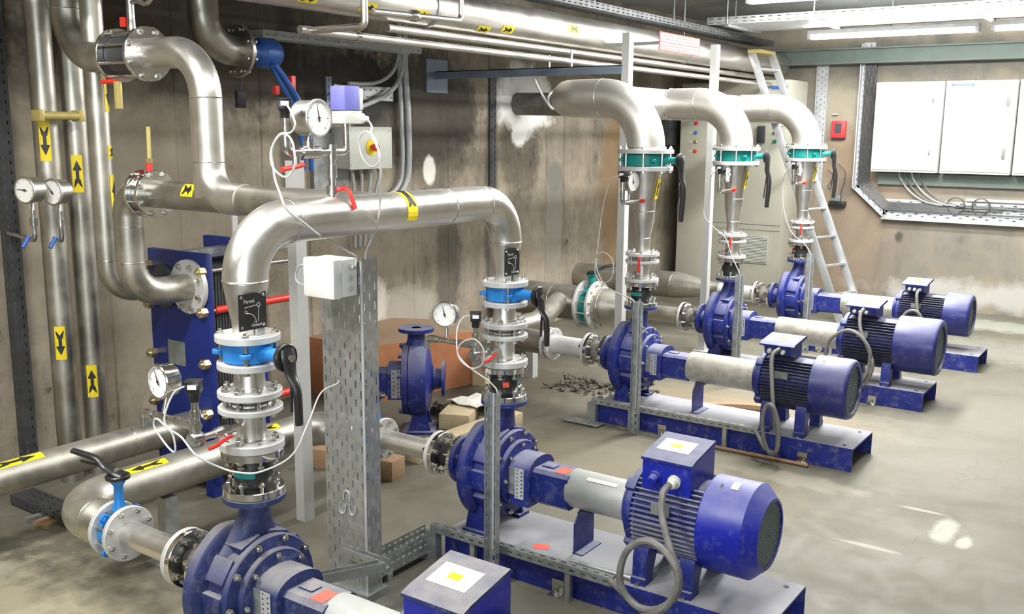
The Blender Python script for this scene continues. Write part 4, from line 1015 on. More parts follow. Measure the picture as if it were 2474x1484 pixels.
# hose-like items high on the left wall
t = thing('ceiling_elbow_pipe', 'dark stainless elbow with flange coming from the ceiling near the blue valve', 'pipe', (-4.62, 3.75, 2.29))
MB().tube(fillet([(-4.62, 3.60, 3.14), (-4.62, 3.60, 2.29), (-4.62, 3.90, 2.29)], .19, 12), .085, 32).done('pipe', 'stainless_old', t)
flange(t, (-4.62, 3.83, 2.29), (0, 1, 0), .15, .08, .022, 'stainless_old'); bolts(t, (-4.62, 3.835, 2.29), (0, 1, 0), .125, 8, .05, .010)
t = thing('blue_wall_valve', 'blue cast valve high on the left wall with two blue hoses', 'valve', (-4.62, 4.0, 2.29))
MB().lathe([(0, 0), (0, .06), (.04, .05), (.10, .055), (.13, .088), (.22, .092), (.26, .07), (.27, 0)], (-4.62, 3.86, 2.29), (0, 1, 0), 24).done('valve_body', 'hose_blue', t)
for k, dx in enumerate((0, .03)):
    MB().tube(spline([(-4.56+dx, 4.03, 2.22), (-4.52+dx, 4.06+.03*k, 2.12), (-4.50+dx, 4.13+.03*k, 2.0), (-4.48+dx, 4.17+.04*k, 1.85), (-4.48+dx, 4.18+.04*k, 1.6)]), .016, 10).done('blue_hose', 'hose_blue', t)
MB().ab((-4.50, 4.10, 2.08), (-4.47, 4.13, 2.16)).done('red_tag', 'red_plastic', t); MB().ab((-4.55, 4.02, 2.05), (-4.52, 4.05, 2.10)).done('red_tag', 'red_plastic', t)
t = thing('hanging_block', 'small dark block hanging below the ceiling elbow on the left wall', 'hanging block', (-4.69, 3.9, 2.0))
MB().tube([(-4.685, 3.9, 2.14), (-4.69, 3.9, 2.06)], .008, 8).done('hanger', 'dark_metal', t); MB().ab((-4.705, 3.865, 1.97), (-4.675, 3.925, 2.07), .003).done('body', 'dark', t)
strut('slotted cable tray high on the left wall, near the blue valve', (-4.92, 4.18, 2.45), (1, 0, 0), (0, 1, 0), 1.5, .12, .05, 22, 'galv', cols=3, n=(0, 0, 1), name='wall_tray')

# ------------------------------------------------------------------ gear on the left wall
t = thing('emergency_stop_box', 'pale grey control box with red emergency stop button on the left wall', 'control box', (-4.96, 5.2, 1.72))
MB().ab((-5.05, 4.985, 1.575), (-4.885, 5.415, 1.865), .006).done('box', 'box_grey', t)
MB().ab((-4.886, 4.98, 1.57), (-4.868, 5.42, 1.87), .006).done('lid', 'box_grey', t)
for y in (5.0, 5.40):
    for z in (1.60, 1.84): MB().cyl((-4.869, y, z), (-4.865, y, z), .008, None, 10).done('lid_screw', 'flange_grey', t)
yb = MB().lathe([(0, 0), (0, .058), (.008, .056), (.010, 0)], (-4.868, 5.20, 1.725), (1, 0, 0), 28).done('yellow_plate', 'yellow', t)
MB().lathe([(0, 0), (0, .016), (.018, .018), (.022, .028), (.045, .028), (.050, .022), (.050, 0)], (-4.86, 5.20, 1.725), (1, 0, 0), 20).done('red_button', 'red_plastic', yb)
for k in range(4): MB().tube(spline([(-4.95, 5.08+.09*k, 1.575), (-4.95, 5.09+.09*k, 1.50), (-4.97, 5.12+.07*k, 1.35), (-5.0, 5.15+.05*k, 1.0)]), .012, 8).done('bottom_cable', 'cable_grey', t)
tag(MB().ab((-5.05, 4.78, 1.42), (-5.02, 5.12, 1.82)).done('mounting_plate', 'galv', None, loc=(-5.03, 4.95, 1.6)), 'grey mounting plate on the left wall behind the emergency stop box', 'plate')
strut('short slotted tray on the left wall above the emergency stop box', (-5.03, 5.0, 2.06), (0, 0, 1), (0, 1, 0), .62, .10, .03, 10, 'galv', n=(1, 0, 0), name='wall_tray')
strut('narrow blue grey slotted channel on the left wall by the violet switch', (-5.03, 4.93, 1.85), (0, 1, 0), (0, 0, 1), .36, .05, .03, 8, 'beam_blue', cols=1, n=(1, 0, 0))
strut('tall slotted channel on the bare wall right of the bridge pipe', (-5.035, 6.86, 1.0), (0, 1, 0), (0, 0, 1), 1.32, .09, .03, 24, 'dark_metal', n=(1, 0, 0))
def conduit(lab, pts, r=.018, m='cable_grey'): tag(MB().tube(spline(pts, 8), r, 12).done('conduit', m, None, loc=pts[0]), lab, 'conduit', 'grey conduits on the left wall')
conduit('bluish grey conduit, rightmost on the left wall, curving off below the stop box', [(-5.0, 5.72, 3.1), (-5.0, 5.72, 2.4), (-5.0, 5.75, 2.0), (-5.0, 5.76, 1.7), (-5.0, 5.74, 1.5), (-5.0, 5.64, 1.36), (-5.0, 5.45, 1.25)], .024)
conduit('grey conduit running straight down left of the rightmost conduit', [(-5.0, 5.66, 3.1), (-5.0, 5.66, 2.4), (-5.0, 5.67, 2.0), (-5.0, 5.68, 1.6), (-5.0, 5.62, 1.42), (-5.0, 5.4, 1.3)])
conduit('grey conduit bending left to the slotted tray over the stop box', [(-4.98, 5.69, 2.45), (-4.98, 5.68, 2.33), (-4.98, 5.62, 2.20), (-4.98, 5.48, 2.10), (-4.98, 5.25, 2.02), (-4.98, 5.05, 1.98)])
conduit('upper grey conduit sweeping left above the stop box', [(-4.98, 5.64, 2.47), (-4.98, 5.61, 2.34), (-4.98, 5.52, 2.24), (-4.98, 5.35, 2.18), (-4.98, 5.1, 2.17)], .014)
t = thing('wall_pipe_stub', 'pipe stub, coloured dark as in shade, leaving through the white patched hole in the left wall', 'pipe', (-4.9, 7.29, 2.09))
MB().tube([(XW+.003, 7.29, 2.085), (-3.62, 7.29, 2.06)], .098, 32).done('pipe', 'rubber_dusty', t)  # shade on this header outlet pipe is put into its dark colour
tag(MB().tube(spline([(-4.45, 6.66, 2.26), (-4.43, 6.70, 2.18), (-4.40, 6.78, 2.07), (-4.40, 6.86, 2.03), (-4.40, 6.95, 2.06), (-4.40, 6.96, 2.14), (-4.40, 6.88, 2.17), (-4.40, 6.80, 2.13), (-4.40, 6.80, 2.07), (-4.40, 6.88, 2.03), (-4.4, 7.0, 2.08)], 8), .010, 8).done('cable_coil', 'cable_white', None, loc=(-4.4, 6.8, 2.1)), 'pale cable coil hanging left of the first big elbow', 'cable')
tag(MB().ab((-5.04, 10.16, 1.70), (-4.93, 10.38, 2.02), .004).done('switch_box', 'dark_metal', None, loc=(-4.98, 10.27, 1.7)), 'dark switch box on the wall left of the beige cabinets', 'switch box')

# ------------------------------------------------------------------ bridge pipe instruments
BX = xb_
t = thing('instrument_manifold', 'chrome gauge manifold standing on the bridge pipe with red levers', 'pipe fitting', (BX, 2.335, 1.628), 'gauge manifolds')
MB().tube([(BX, 2.335, 1.629), (BX, 2.335, 1.79)], .0125, 12).done('riser', 'fitting', t)
for z0, z1, r in ((1.635, 1.665, .019), (1.69, 1.735, .018), (1.75, 1.80, .018)): MB().lathe([(0, 0), (0, r), (z1-z0, r), (z1-z0, 0)], (BX, 2.335, z0), (0, 0, 1), 10).done('union', 'fitting', t)
MB().tube([(BX, 2.335, 1.775), (BX, 2.26, 1.775)], .0125, 12).done('pipe', 'fitting', t)
MB().tube([(BX, 2.275, 1.775), (BX, 2.20, 1.775)], .021, 14).done('tee', 'fitting', t); MB().tube([(BX, 2.235, 1.775), (BX, 2.235, 1.812)], .018, 14).done('boss', 'fitting', t)
MB().tube(fillet([(BX, 2.21, 1.775), (BX, 2.138, 1.775), (BX, 2.138, 1.84)], .025), .0155, 14).done('elbow', 'fitting', t)
MB().tube(fillet([(BX, 2.335, 1.775), (BX, 2.405, 1.775), (BX, 2.405, 1.865)], .02), .013, 14).done('elbow', 'fitting', t)
MB().tube([(BX, 2.18, 1.775), (BX, 2.18, 1.735)], .014, 12).done('drain_cock', 'fitting', t)
MB().tube(spline([(BX+.01, 2.20, 1.737), (BX+.012, 2.17, 1.732), (BX+.02, 2.10, 1.725)]), .008, 8).done('red_lever', 'red_plastic', t)
MB().tube(spline([(BX+.015, 2.342, 1.650), (BX+.04, 2.355, 1.655), (BX+.056, 2.362, 1.638), (BX+.068, 2.372, 1.588)]), .0075, 8).done('red_lever', 'red_plastic', t)
gauge('large chrome dial gauge on top of the bridge pipe', (BX+.035, 2.245, 1.885), (.99, .06, 0), .058, 12, .075, (BX, 2.235, 1.81), casem='stainless')
transmitter('black plug transmitter with white label left of the bridge pipe gauge', (BX, 2.138, 1.835), .95, (.75, -.66, 0))
t = thing('pressure_switch', 'violet and pale grey pressure switch beside the bridge pipe gauge', 'sensor', (BX, 2.405, 1.865))
MB().ab((BX-.035, 2.375, 1.868), (BX+.03, 2.455, 1.912), .003).done('base', 'box_grey', t)
MB().ab((BX-.035, 2.37, 1.912), (BX+.032, 2.442, 1.992), .003).done('violet_cover', 'box_violet', t)
MB().ab((BX-.03, 2.4425, 1.914), (BX+.028, 2.462, 1.985), .002).done('side_cap', 'box_grey', t)
MB().tube([(BX, 2.405, 1.860), (BX, 2.405, 1.870)], .016, 12).done('stem', 'fitting', t)
MB().lathe([(0, 0), (0, .017), (.018, .018), (.022, .011), (.036, .010), (.036, 0)], (BX+.01, 2.455, 1.888), (.35, 1, -.1), 16).done('cable_gland', 'white', t)
wire('white cable looping down from the violet pressure switch to the tall slotted tray', [(-2.345, 2.487, 1.884), (-2.30, 2.46, 1.86), (-2.265, 2.42, 1.834), (-2.23, 2.42, 1.773), (-2.238, 2.42, 1.739), (-2.266, 2.41, 1.729), (-2.305, 2.41, 1.765), (-2.311, 2.41, 1.82), (-2.278, 2.41, 1.843), (-2.232, 2.4, 1.821), (-2.213, 2.4, 1.767), (-2.225, 2.42, 1.70), (-2.25, 2.444, 1.66), (-2.272, 2.464, 1.605), (-2.288, 2.469, 1.54), (-2.39, 2.55, 1.469), (-2.507, 2.64, 1.40), (-2.555, 2.68, 1.32)], .0036, 'cable_white', group='white signal cables')
wire('white cable looping from the transmitter on the bridge pipe to the white box', [(-2.345, 2.125, 1.925), (-2.321, 2.12, 1.905), (-2.303, 2.12, 1.864), (-2.324, 2.12, 1.839), (-2.364, 2.11, 1.832), (-2.394, 2.1, 1.781), (-2.387, 2.1, 1.73), (-2.331, 2.1, 1.702), (-2.289, 2.1, 1.739), (-2.298, 2.1, 1.814), (-2.344, 2.1, 1.833), (-2.389, 2.1, 1.787), (-2.385, 2.1, 1.723), (-2.34, 2.065, 1.695), (-2.30, 2.045, 1.66), (-2.279, 2.055, 1.605), (-2.280, 2.129, 1.556), (-2.31, 2.213, 1.513), (-2.46, 2.43, 1.455), (-2.515, 2.55, 1.41), (-2.52, 2.60, 1.385), (-2.525, 2.60, 1.35)], .0034, 'cable_white', group='white signal cables')

# ------------------------------------------------------------------ tall cable tray, white box, floor trays
TX0, TX1, TY = -2.745, -2.53, 2.635
t = thing('cable_tray', 'tall upright galvanised slotted cable tray standing by the nearest pump', 'cable tray', (-2.63, 2.66, 0))
MB().perf((TX0, TY, .03), (1, 0, 0), (0, 0, 1), TX1-TX0, 1.335, 8, 18, .0062, .031).done('slotted_back', 'galv', t, solid=.0022)
MB().perf((TX1, TY, .03), (0, 1, 0), (0, 0, 1), .085, 1.345, 3, 18, .0062, .031).done('slotted_side', 'galv', t, solid=.0022)
MB().perf((TX0, TY, .03), (0, 1, 0), (0, 0, 1), .085, 1.335, 3, 18, .0062, .031).done('slotted_side', 'galv', t, solid=.0022)
MB().tube([(TX1+.001, TY-.002, .03), (TX1+.001, TY-.002, 1.36)], .0045, 8).done('folded_edge', 'galv_light', t)
for k, (z, g) in enumerate(((.42, 1), (.36, 0), (.365, 0))):
    x = TX0+.115+(k*.0) if k == 0 else TX0+.09+(k-1)*.055
    s_ = 1 if k == 0 else -1
    pts = [(x-.016, TY-.004, z-.02*s_), (x-.016, TY-.004, z), (x-.008, TY-.004, z+.018*s_), (x+.008, TY-.004, z+.018*s_), (x+.016, TY-.004, z), (x+.016, TY-.004, z-.02*s_)]
    MB().tube(spline(pts, 4), .003, 6).done('bent_clip', 'galv_light', t)
MB().ab((TX0-.02, TY-.02, 0), (TX1+.02, TY+.10, .03)).done('foot', 'galv', t)
t = thing('tray_bracket', 'galvanised channel bracket tying the tall tray to the nearest pump', 'bracket', (-2.55, 2.4, .2))
mb = MB(); pts = [(-2.56, 2.627, .20), (-2.44, 2.627, .20), (-2.44, 2.20, .20)]
mb.ab((-2.62, 2.595, .178), (-2.40, 2.627, .182)); mb.ab((-2.62, 2.591, .178), (-2.40, 2.595, .216)); mb.ab((-2.62, 2.623, .178), (-2.40, 2.627, .216))
M = Matrix.Translation((-2.515, 2.40, .18)) @ Matrix.Rotation(math.radians(62), 4, 'Z')
mb.box(0, (.46, .036, .004), M=M); mb.box(0, (.46, .003, .038), M=M @ Matrix.Translation((0, .017, .018))); mb.box(0, (.46, .003, .038), M=M @ Matrix.Translation((0, -.017, .018)))
mb.done('channel', 'galv', t, ang=20)
for x in (-2.57, -2.52): MB().cyl((x, 2.588, .197), (x, 2.594, .197), .009, None, 6).done('bolt', 'bolt_steel', t)
t = thing('junction_box', 'bright white junction box at the top of the tall slotted tray', 'junction box', (-2.62, 2.58, 1.31))
MB().ab((-2.697, 2.545, 1.236), (-2.542, 2.628, 1.378), .006).done('box', 'white', t); MB().ab((-2.70, 2.50, 1.233), (-2.539, 2.546, 1.381), .008).done('lid', 'white', t)
for z in (1.345, 1.305, 1.265): MB().lathe([(0, 0), (0, .013), (.002, .013), (.003, .009), (.003, 0)], (-2.542, 2.588, z), (1, 0, 0), 16).done('knockout', 'box_grey', t)
MB().lathe([(0, 0), (0, .010), (.012, .009), (.012, 0)], (-2.542, 2.600, 1.345), (1, 0, .0), 12).done('cable_gland', 'cable_grey', t)
wire('thin grey cable arching out of the left side of the white box', [(-2.70, 2.56, 1.335), (-2.76, 2.55, 1.34), (-2.79, 2.55, 1.305), (-2.78, 2.55, 1.27), (-2.70, 2.56, 1.255)], .004, 'cable_grey', group='white signal cables')
wire('white cable hanging from the tall tray across the nearest pump stack to its transmitter', [(-2.66, 2.63, .884), (-2.635, 2.60, .884), (-2.622, 2.5, .87), (-2.478, 2.3, .832), (-2.29, 2.05, .818), (-2.19, 1.84, .845), (-2.23, 1.79, .848), (-2.275, 1.76, .862), (-2.302, 1.70, .909), (-2.358, 1.69, .958), (-2.415, 1.69, .972), (-2.473, 1.69, .994), (-2.486, 1.69, .966), (-2.43, 1.69, .918), (-2.392, 1.69, .907), (-2.397, 1.69, .957), (-2.434, 1.69, .988), (-2.434, 1.70, 1.031), (-2.418, 1.72, 1.08), (-2.382, 1.738, 1.10)], .0030, 'cable_white', group='white signal cables')
wire('white cable looping from the second transmitter down to the slotted strut', [(-2.385, 3.115, 1.102), (-2.41, 3.10, 1.092), (-2.40, 3.05, 1.058), (-2.379, 3.02, .986), (-2.346, 3.0, .943), (-2.288, 3.0, .917), (-2.236, 3.0, .942), (-2.23, 3.0, 1.001), (-2.277, 3.0, 1.037), (-2.34, 3.0, 1.012), (-2.359, 3.0, .967), (-2.308, 3.0, .923), (-2.251, 3.02, .885), (-2.222, 3.05, .849), (-2.202, 3.06, .80), (-2.20, 3.06, .60)], .0030, 'cable_white', group='white signal cables')
t = thing('floor_tray', 'slotted tray running along the floor from the tall tray to the second pump base', 'cable tray', (-2.6, 2.9, 0))
for x in (-2.655, -2.575): MB().perf((x, 2.74, .035), (0, 1, 0), (0, 0, 1), .40, .085, 11, 3, .022, .009, False).done('slotted_side', 'galv', t, solid=.002)
MB().ab((-2.655, 2.74, .034), (-2.575, 3.14, .036)).done('tray_floor', 'galv', t)
MB().ab((-2.66, 2.80, 0), (-2.57, 2.83, .034)).done('tray_foot', 'galv', t); MB().ab((-2.66, 3.06, 0), (-2.57, 3.09, .034)).done('tray_foot', 'galv', t)
def pump_struts(lab1, lab2, xa, xb, yf, z, xs_, z1, rows):
    t = thing('slotted_tray', lab1, 'cable tray', (xa, yf, z), 'slotted trays along the pump bases')
    MB().perf((xa, yf, z), (1, 0, 0), (0, 0, 1), xb-xa, .034, rows, 1, .024, .008, False).done('slotted_side', 'galv', t, solid=.002)
    MB().perf((xa, yf, z+.034), (1, 0, 0), (0, 1, 0), xb-xa, .030, rows, 1, .024, .008, False).done('slotted_top', 'galv', t, solid=.002)
    MB().ab((xa, yf+.028, z), (xb, yf+.030, z+.034)).done('rear_lip', 'galv', t)
    MB().ab((xa-.03, yf, 0), (xa+.03, yf+.04, z)).done('tray_foot', 'galv', t) 
    for xx in (xa+.25*(xb-xa), xb-.2): MB().ab((xx-.012, yf+.004, 0), (xx+.012, yf+.026, z)).done('tray_foot', 'galv', t)
    s_ = strut(lab2, (xs_-.028, yf-.034, .0), (1, 0, 0), (0, 0, 1), z1, .056, .03, 18, 'galv', cols=1, n=(0, 1, 0), sw=.009, sh=.022)
    MB().tube([(xs_, yf-.040, z+.03), (xs_, yf-.040, z1)], .004, 8).done('cable', 'cable_grey', s_)
pump_struts('slotted tray along the near edge of the second pump base', 'upright slotted strut in front of the second nearest pump', -2.58, -1.68, 3.085, .125, -2.212, .815, 18)
pump_struts('slotted tray along the near edge of the front far pump base', 'upright slotted strut in front of the front far pump', -3.035, -1.93, 5.245, .132, -2.697, .835, 22)
MB_ = MB(); MB_.perf((-3.20, 5.16, .012), (1, 0, 0), (0, 1, 0), .26, .09, 5, 2, .026, .009, False)
tag(MB_.done('tray_offcut', 'galv', None, solid=.004, loc=(-3.07, 5.2, 0)), 'slotted tray offcut on the floor at the left end of the front far pump base', 'cable tray')
pump_struts('slotted tray along the near edge of the middle far pump base', 'upright slotted strut in front of the middle far pump', -3.03, -2.2, 6.73, .132, -2.65, .83, 18)
pump_struts('slotted tray along the near edge of the rearmost pump base', 'upright slotted strut in front of the rearmost far pump', -2.95, -2.2, 8.15, .132, -2.60, .85, 18)
# motor cables
def mcable(lab, pts, r=.0125): wire(lab, pts, r, 'cable_motor', 'motor_cable', 'cable', 'motor supply cables', 8)
mcable('thick grey cable coiled in one big loop beside the second nearest motor', [(-1.492, 3.185, .555), (-1.492, 3.14, .548), (-1.49, 3.11, .53), (-1.468, 3.07, .466), (-1.407, 3.02, .372), (-1.361, 3.0, .297), (-1.366, 2.99, .221), (-1.427, 2.98, .156), (-1.511, 2.98, .140), (-1.578, 2.98, .195), (-1.584, 2.98, .275), (-1.552, 2.98, .356), (-1.486, 2.98, .402), (-1.415, 2.965, .396), (-1.357, 2.96, .345), (-1.348, 2.96, .27), (-1.399, 2.965, .172), (-1.482, 2.985, .125), (-1.613, 3.04, .150), (-1.70, 3.10, .148)], .0135)
mcable('grey cable hanging in a narrow loop beside the front far motor', [(-1.86, 5.35, .632), (-1.862, 5.33, .628), (-1.88, 5.29, .60), (-1.865, 5.25, .51), (-1.827, 5.2, .334), (-1.788, 5.18, .2), (-1.784, 5.17, .08), (-1.821, 5.16, .07), (-1.857, 5.16, .144), (-1.871, 5.16, .263), (-1.849, 5.16, .339), (-1.809, 5.15, .337), (-1.774, 5.15, .235), (-1.776, 5.15, .089), (-1.845, 5.17, .082), (-1.909, 5.2, .148), (-1.95, 5.26, .15)], .0125)
mcable('grey cable arching down beside the middle far motor', [(-1.795, 6.83, .655), (-1.80, 6.81, .65), (-1.807, 6.78, .607), (-1.784, 6.74, .515), (-1.72, 6.72, .396), (-1.68, 6.7, .304), (-1.696, 6.7, .214), (-1.75, 6.7, .14), (-1.85, 6.7, .12), (-1.98, 6.7, .2), (-2.0, 6.7, .361), (-1.965, 6.7, .454), (-1.856, 6.7, .518), (-1.756, 6.7, .47), (-1.70, 6.7, .36), (-1.75, 6.69, .17), (-2.0, 6.71, .09), (-2.22, 6.74, .15)], .0125)
mcable('grey cable hanging from the terminal box of the rearmost motor', [(-1.745, 8.25, .612), (-1.75, 8.23, .605), (-1.754, 8.2, .567), (-1.726, 8.17, .422), (-1.677, 8.15, .329), (-1.70, 8.15, .2), (-1.80, 8.15, .15), (-1.85, 8.15, .28), (-1.82, 8.15, .42), (-1.74, 8.15, .45), (-1.69, 8.15, .36), (-1.78, 8.14, .16), (-2.0, 8.15, .10), (-2.22, 8.16, .15)], .0125)
mcable('dark cable stub leaving the terminal box of the nearest motor', [(-1.42, 1.84, .555), (-1.30, 1.80, .62), (-1.262, 1.79, .60), (-1.245, 1.78, .50), (-1.25, 1.77, .30), (-1.27, 1.76, .10)], .013)
wire('white cable looping from the gauge branch of the front far pump to its strut', [(-2.835, 5.19, 1.59), (-2.90, 5.20, 1.57), (-2.96, 5.25, 1.50), (-3.021, 5.3, 1.361), (-3.045, 5.3, 1.152), (-3.052, 5.3, 1.094), (-2.999, 5.3, 1.103), (-2.938, 5.3, 1.056), (-2.941, 5.3, .951), (-3.008, 5.3, .906), (-3.061, 5.3, .967), (-3.058, 5.3, 1.059), (-3.04, 5.29, .982), (-2.978, 5.29, .895), (-2.863, 5.27, .857), (-2.77, 5.25, .837), (-2.715, 5.235, .80)], .0034, 'cable_white', group='white signal cables')
wire('white cable drooping from the gauge branch of the middle far pump', [(-2.855, 6.675, 1.59), (-2.91, 6.69, 1.53), (-2.949, 6.77, 1.396), (-2.988, 6.77, 1.302), (-2.981, 6.77, 1.226), (-2.905, 6.77, 1.153), (-2.813, 6.77, 1.083), (-2.749, 6.76, .949), (-2.674, 6.74, .834)], .0034, 'cable_white', group='white signal cables')
wire('white cable drooping from the gauge branch of the rearmost far pump', [(-2.80, 8.095, 1.59), (-2.86, 8.12, 1.52), (-2.912, 8.2, 1.399), (-2.882, 8.2, 1.189), (-2.81, 8.2, 1.015), (-2.685, 8.19, .917), (-2.62, 8.16, .844)], .0034, 'cable_white', group='white signal cables')

# ------------------------------------------------------------------ brown plinth, spare pump, timber
t = thing('plinth', 'brown painted plinth with dusty top beside the left wall', 'plinth', (-4.6, 5.1, 0))
MB().prism([(-4.47, 4.72), (-4.235, 5.56), (-4.80, 5.72), (-5.05, 5.60), (-5.05, 4.70)], (0, 0, 0), (1, 0, 0), (0, 1, 0), (0, 0, .40)).done('block', 'plinth', t, ang=20)
tag(MB().box((-4.19, 5.62, .06), (.10, .14, .12), rz=.3).done('wood_block', 'wood_pale', None, loc=(-4.19, 5.62, 0)), 'pale wood block on the floor at the right end of the brown plinth', 'wood block')
def spare():
    c = V((-3.86, 4.48, .325)); ax = V((.80, .60, 0)).normalized(); sd = V((-.60, .80, 0)); up = V((0, 0, 1)); f = 1.
    t = thing('spare_pump', 'spare blue pump without motor, standing unconnected by the brown plinth', 'pump', (c.x, c.y, 0))
    P = lambda a, b=0, h=0: c+ax*a+sd*b+up*h
    R = .228
    MB().lathe([(-.075, 0), (-.075, .170), (-.070, R-.008), (-.035, R-.004), (-.033, R-.012), (-.030, R), (.04, R), (.075, .215), (.095, .17), (.105, .10), (.115, .07), (.165, .058), (.165, .11), (.187, .11), (.187, .04), (.15, .04)], c, ax, 56).done('volute_casing', 'blue', t)
    for k in range(10):
        a = 2*PI*(k+.5)/10
        MB().cyl(P(-.095, R*.93*math.cos(a), R*.93*math.sin(a)), P(-.07, R*.93*math.cos(a), R*.93*math.sin(a)), .013, None, 6).done('cover_bolt', 'blue', t)
    MB().lathe([(0, .07), (.04, .056), (.08, .052), (.096, .058), (.096, .110), (.118, .110), (.118, .03)], P(.01, 0, R-.02), (0, 0, 1), 36).done('discharge_nozzle', 'blue', t)
    MB().prism([(-.095, -.11), (.095, -.11), (.095, .05), (.06, .10), (-.06, .10), (-.095, .05)], P(-.073), sd, up, -ax*.09).done('bracket_head', 'blue', t, ang=25)
    MB().prism([(-.07, -.09), (.07, -.09), (.07, .05), (.05, .065), (-.05, .065), (-.07, .05)], P(-.15), sd, up, -ax*.20).done('bearing_barrel', 'blue', t, ang=25)
    MB().cyl(P(-.35), P(-.42), .018, None, 16).done('shaft_end', 'bolt_steel', t)
    MB().perf(P(-.085, -.0975, -.10), -ax, up, .055, .18, 2, 7, .008, .009).done('vent_plate', 'sign_white', t, solid=.002)
    for sg in (-1, 1): MB().prism([(-.07, .012-c.z), (.07, .012-c.z), (.03, -.15), (-.03, -.15)], P(.03, sg*.09-.006), ax, up, sd*.012).done('casing_foot', 'blue', t)
    mb = MB(); M = frame(P(.03, 0, .008-c.z), ax, sd); mb.box(0, (.20, .26, .016), M=M); mb.done('foot_pad', 'blue', t)
    mb = MB(); M = frame(P(-.30, 0, (.23-c.z+.0)/2-.05), ax, sd); mb.box(0, (.02, .08, .235), M=M); mb.done('bracket_leg', 'blue', t)
spare()
tag(MB().box((-3.44, 4.46, .045), (.12, .95, .09), rz=-.06, bev=.004).done('plank', 'wood_pale', None, loc=(-3.44, 4.46, 0)), 'long pale plank on the floor below the second inlet pipe', 'plank')
tag(MB().box((-3.70, 4.72, .05), (.20, .26, .10), rz=.4, bev=.006).done('wood_block', 'wood_pale', None, loc=(-3.70, 4.72, 0)), 'pale chipped block right of the spare pump', 'wood block')
mb = MB()
rows = [[mb.bm.verts.new(V((-3.86+.05*i+.02*j+random.uniform(-.008, .008), 4.78+.055*j, .115+random.uniform(-.012, .018)))) for i in range(6)] for j in range(6)]
for a, b in zip(rows, rows[1:]):
    for k in range(5): mb.bm.faces.new((a[k], a[k+1], b[k+1], b[k]))
tag(mb.done('crumpled_paper', 'paper', None, solid=.006, loc=(-3.7, 4.9, .1)), 'crumpled pale paper lying on a rubble heap beyond the spare pump', 'paper')
mb = MB(); random.seed(3)
for k in range(60):
    M = Matrix.Translation((random.uniform(-3.95, -3.55), random.uniform(4.78, 5.15), random.uniform(.01, .07))) @ Matrix.Rotation(random.uniform(0, 3), 4, (random.random(), random.random(), 1)) ; mb.box(0, (random.uniform(.03, .10), random.uniform(.03, .09), random.uniform(.02, .06)), M=M)
o = tag(mb.done('rubble', 'rubble', None, loc=(-3.75, 4.95, 0)), 'small heap of grey rubble under the crumpled paper', 'rubble'); o['kind'] = 'stuff'
mb = MB(); random.seed(5)
for k in range(140):
    M = Matrix.Translation((random.uniform(-3.75, -3.0), random.uniform(5.78, 6.15), random.uniform(.005, .03))) @ Matrix.Rotation(random.uniform(0, 3), 4, (random.random(), random.random(), 1)); mb.box(0, (random.uniform(.012, .045), random.uniform(.01, .03), random.uniform(.006, .015)), M=M)
o = tag(mb.done('rubble', 'rubble', None, loc=(-3.4, 5.95, 0)), 'strip of dark debris on the floor behind the front far pump inlet', 'rubble'); o['kind'] = 'stuff'
tag(MB().tube(spline([(-2.62, 5.86, .03), (-2.5, 5.92, .045), (-2.3, 6.0, .055), (-2.15, 6.06, .05)], 6), .035, 8).done('old_log', 'wood', None, loc=(-2.6, 5.9, 0)), 'rough brown length of timber on the floor behind the front far pump', 'timber')
tag(MB().tube([(-2.3, 5.235, .012), (-1.62, 5.235, .012)], .011, 8).done('wood_strip', 'wood', None, loc=(-2, 5.23, 0)), 'thin brown strip along the foot of the front far pump base', 'strip')

# ------------------------------------------------------------------ far wall: cabinets, trays, beam
def wall_cab(lab, x0, x1, locks, handles):
    t = thing('wall_cabinet', lab, 'cabinet', ((x0+x1)/2, 10.95, 1.452), 'white wall cabinets')
    MB().ab((x0, 10.815, 1.452), (x1, 11.05, 2.38), .004).done('body', 'cabinet_white', t)
    d = MB().ab((x0+.006, 10.797, 1.475), (x1-.006, 10.815, 2.352), .003).done('door', 'cabinet_white', t)
    for z in locks: MB().ab((x1-.095, 10.788, z-.022), (x1-.075, 10.797, z+.022), .003).done('lock', 'label_grey', d)
    for z in handles:
        h = MB().ab((x1-.082, 10.785, z-.055), (x1-.050, 10.797, z+.055), .006).done('swing_handle', 'label_grey', d)
    return t, d
wall_cab('leftmost white wall cabinet with two small locks', -2.885, -2.222, (2.186, 1.655), ())
t, d = wall_cab('white wall cabinet in the middle, with blue strip label', -2.196, -1.545, (), (2.175, 1.66))
lb = MB().ab((-2.143, 10.794, 2.325), (-1.93, 10.797, 2.348)).done('blue_label', 'label_blue', d)
for k in range(9): pass
mb = MB(); x = -2.12
for k in range(12): mb.ab((x, 10.7932, 2.333), (x+.010, 10.7942, 2.340)); x += .0145
mb.done('label_lettering', 'white', lb)
MB().ab((-1.735, 10.794, 2.338), (-1.60, 10.797, 2.343)).done('slot', 'label_grey', d)
wall_cab('rightmost white wall cabinet, cut by the right edge of the photo', -1.52, -.86, (), (2.175, 1.66))
t = thing('wall_cable_tray', 'galvanised cable tray bent around the lower left of the white cabinets', 'cable tray', (-2.9, 11.0, 1.2))
y0 = 11.03
MB().perf((-3.10, y0, 1.26), (1, 0, 0), (0, 0, 1), .12, 1.55, 4, 26, .008, .03).done('upright_run', 'galv_light', t, solid=.003)
u = V((.34, 0, -.30)).normalized(); vv = V((.30, 0, .34)).normalized()
MB().perf((-3.10, y0, 1.26), u, vv, .44, .12, 10, 3, .03, .008).done('diagonal_run', 'galv_light', t, solid=.003)
MB().perf((-2.78, y0, .955), (1, 0, 0), (0, 0, 1), 2.9, .20, 46, 4, .032, .009).done('level_run', 'galv_light', t, solid=.003)
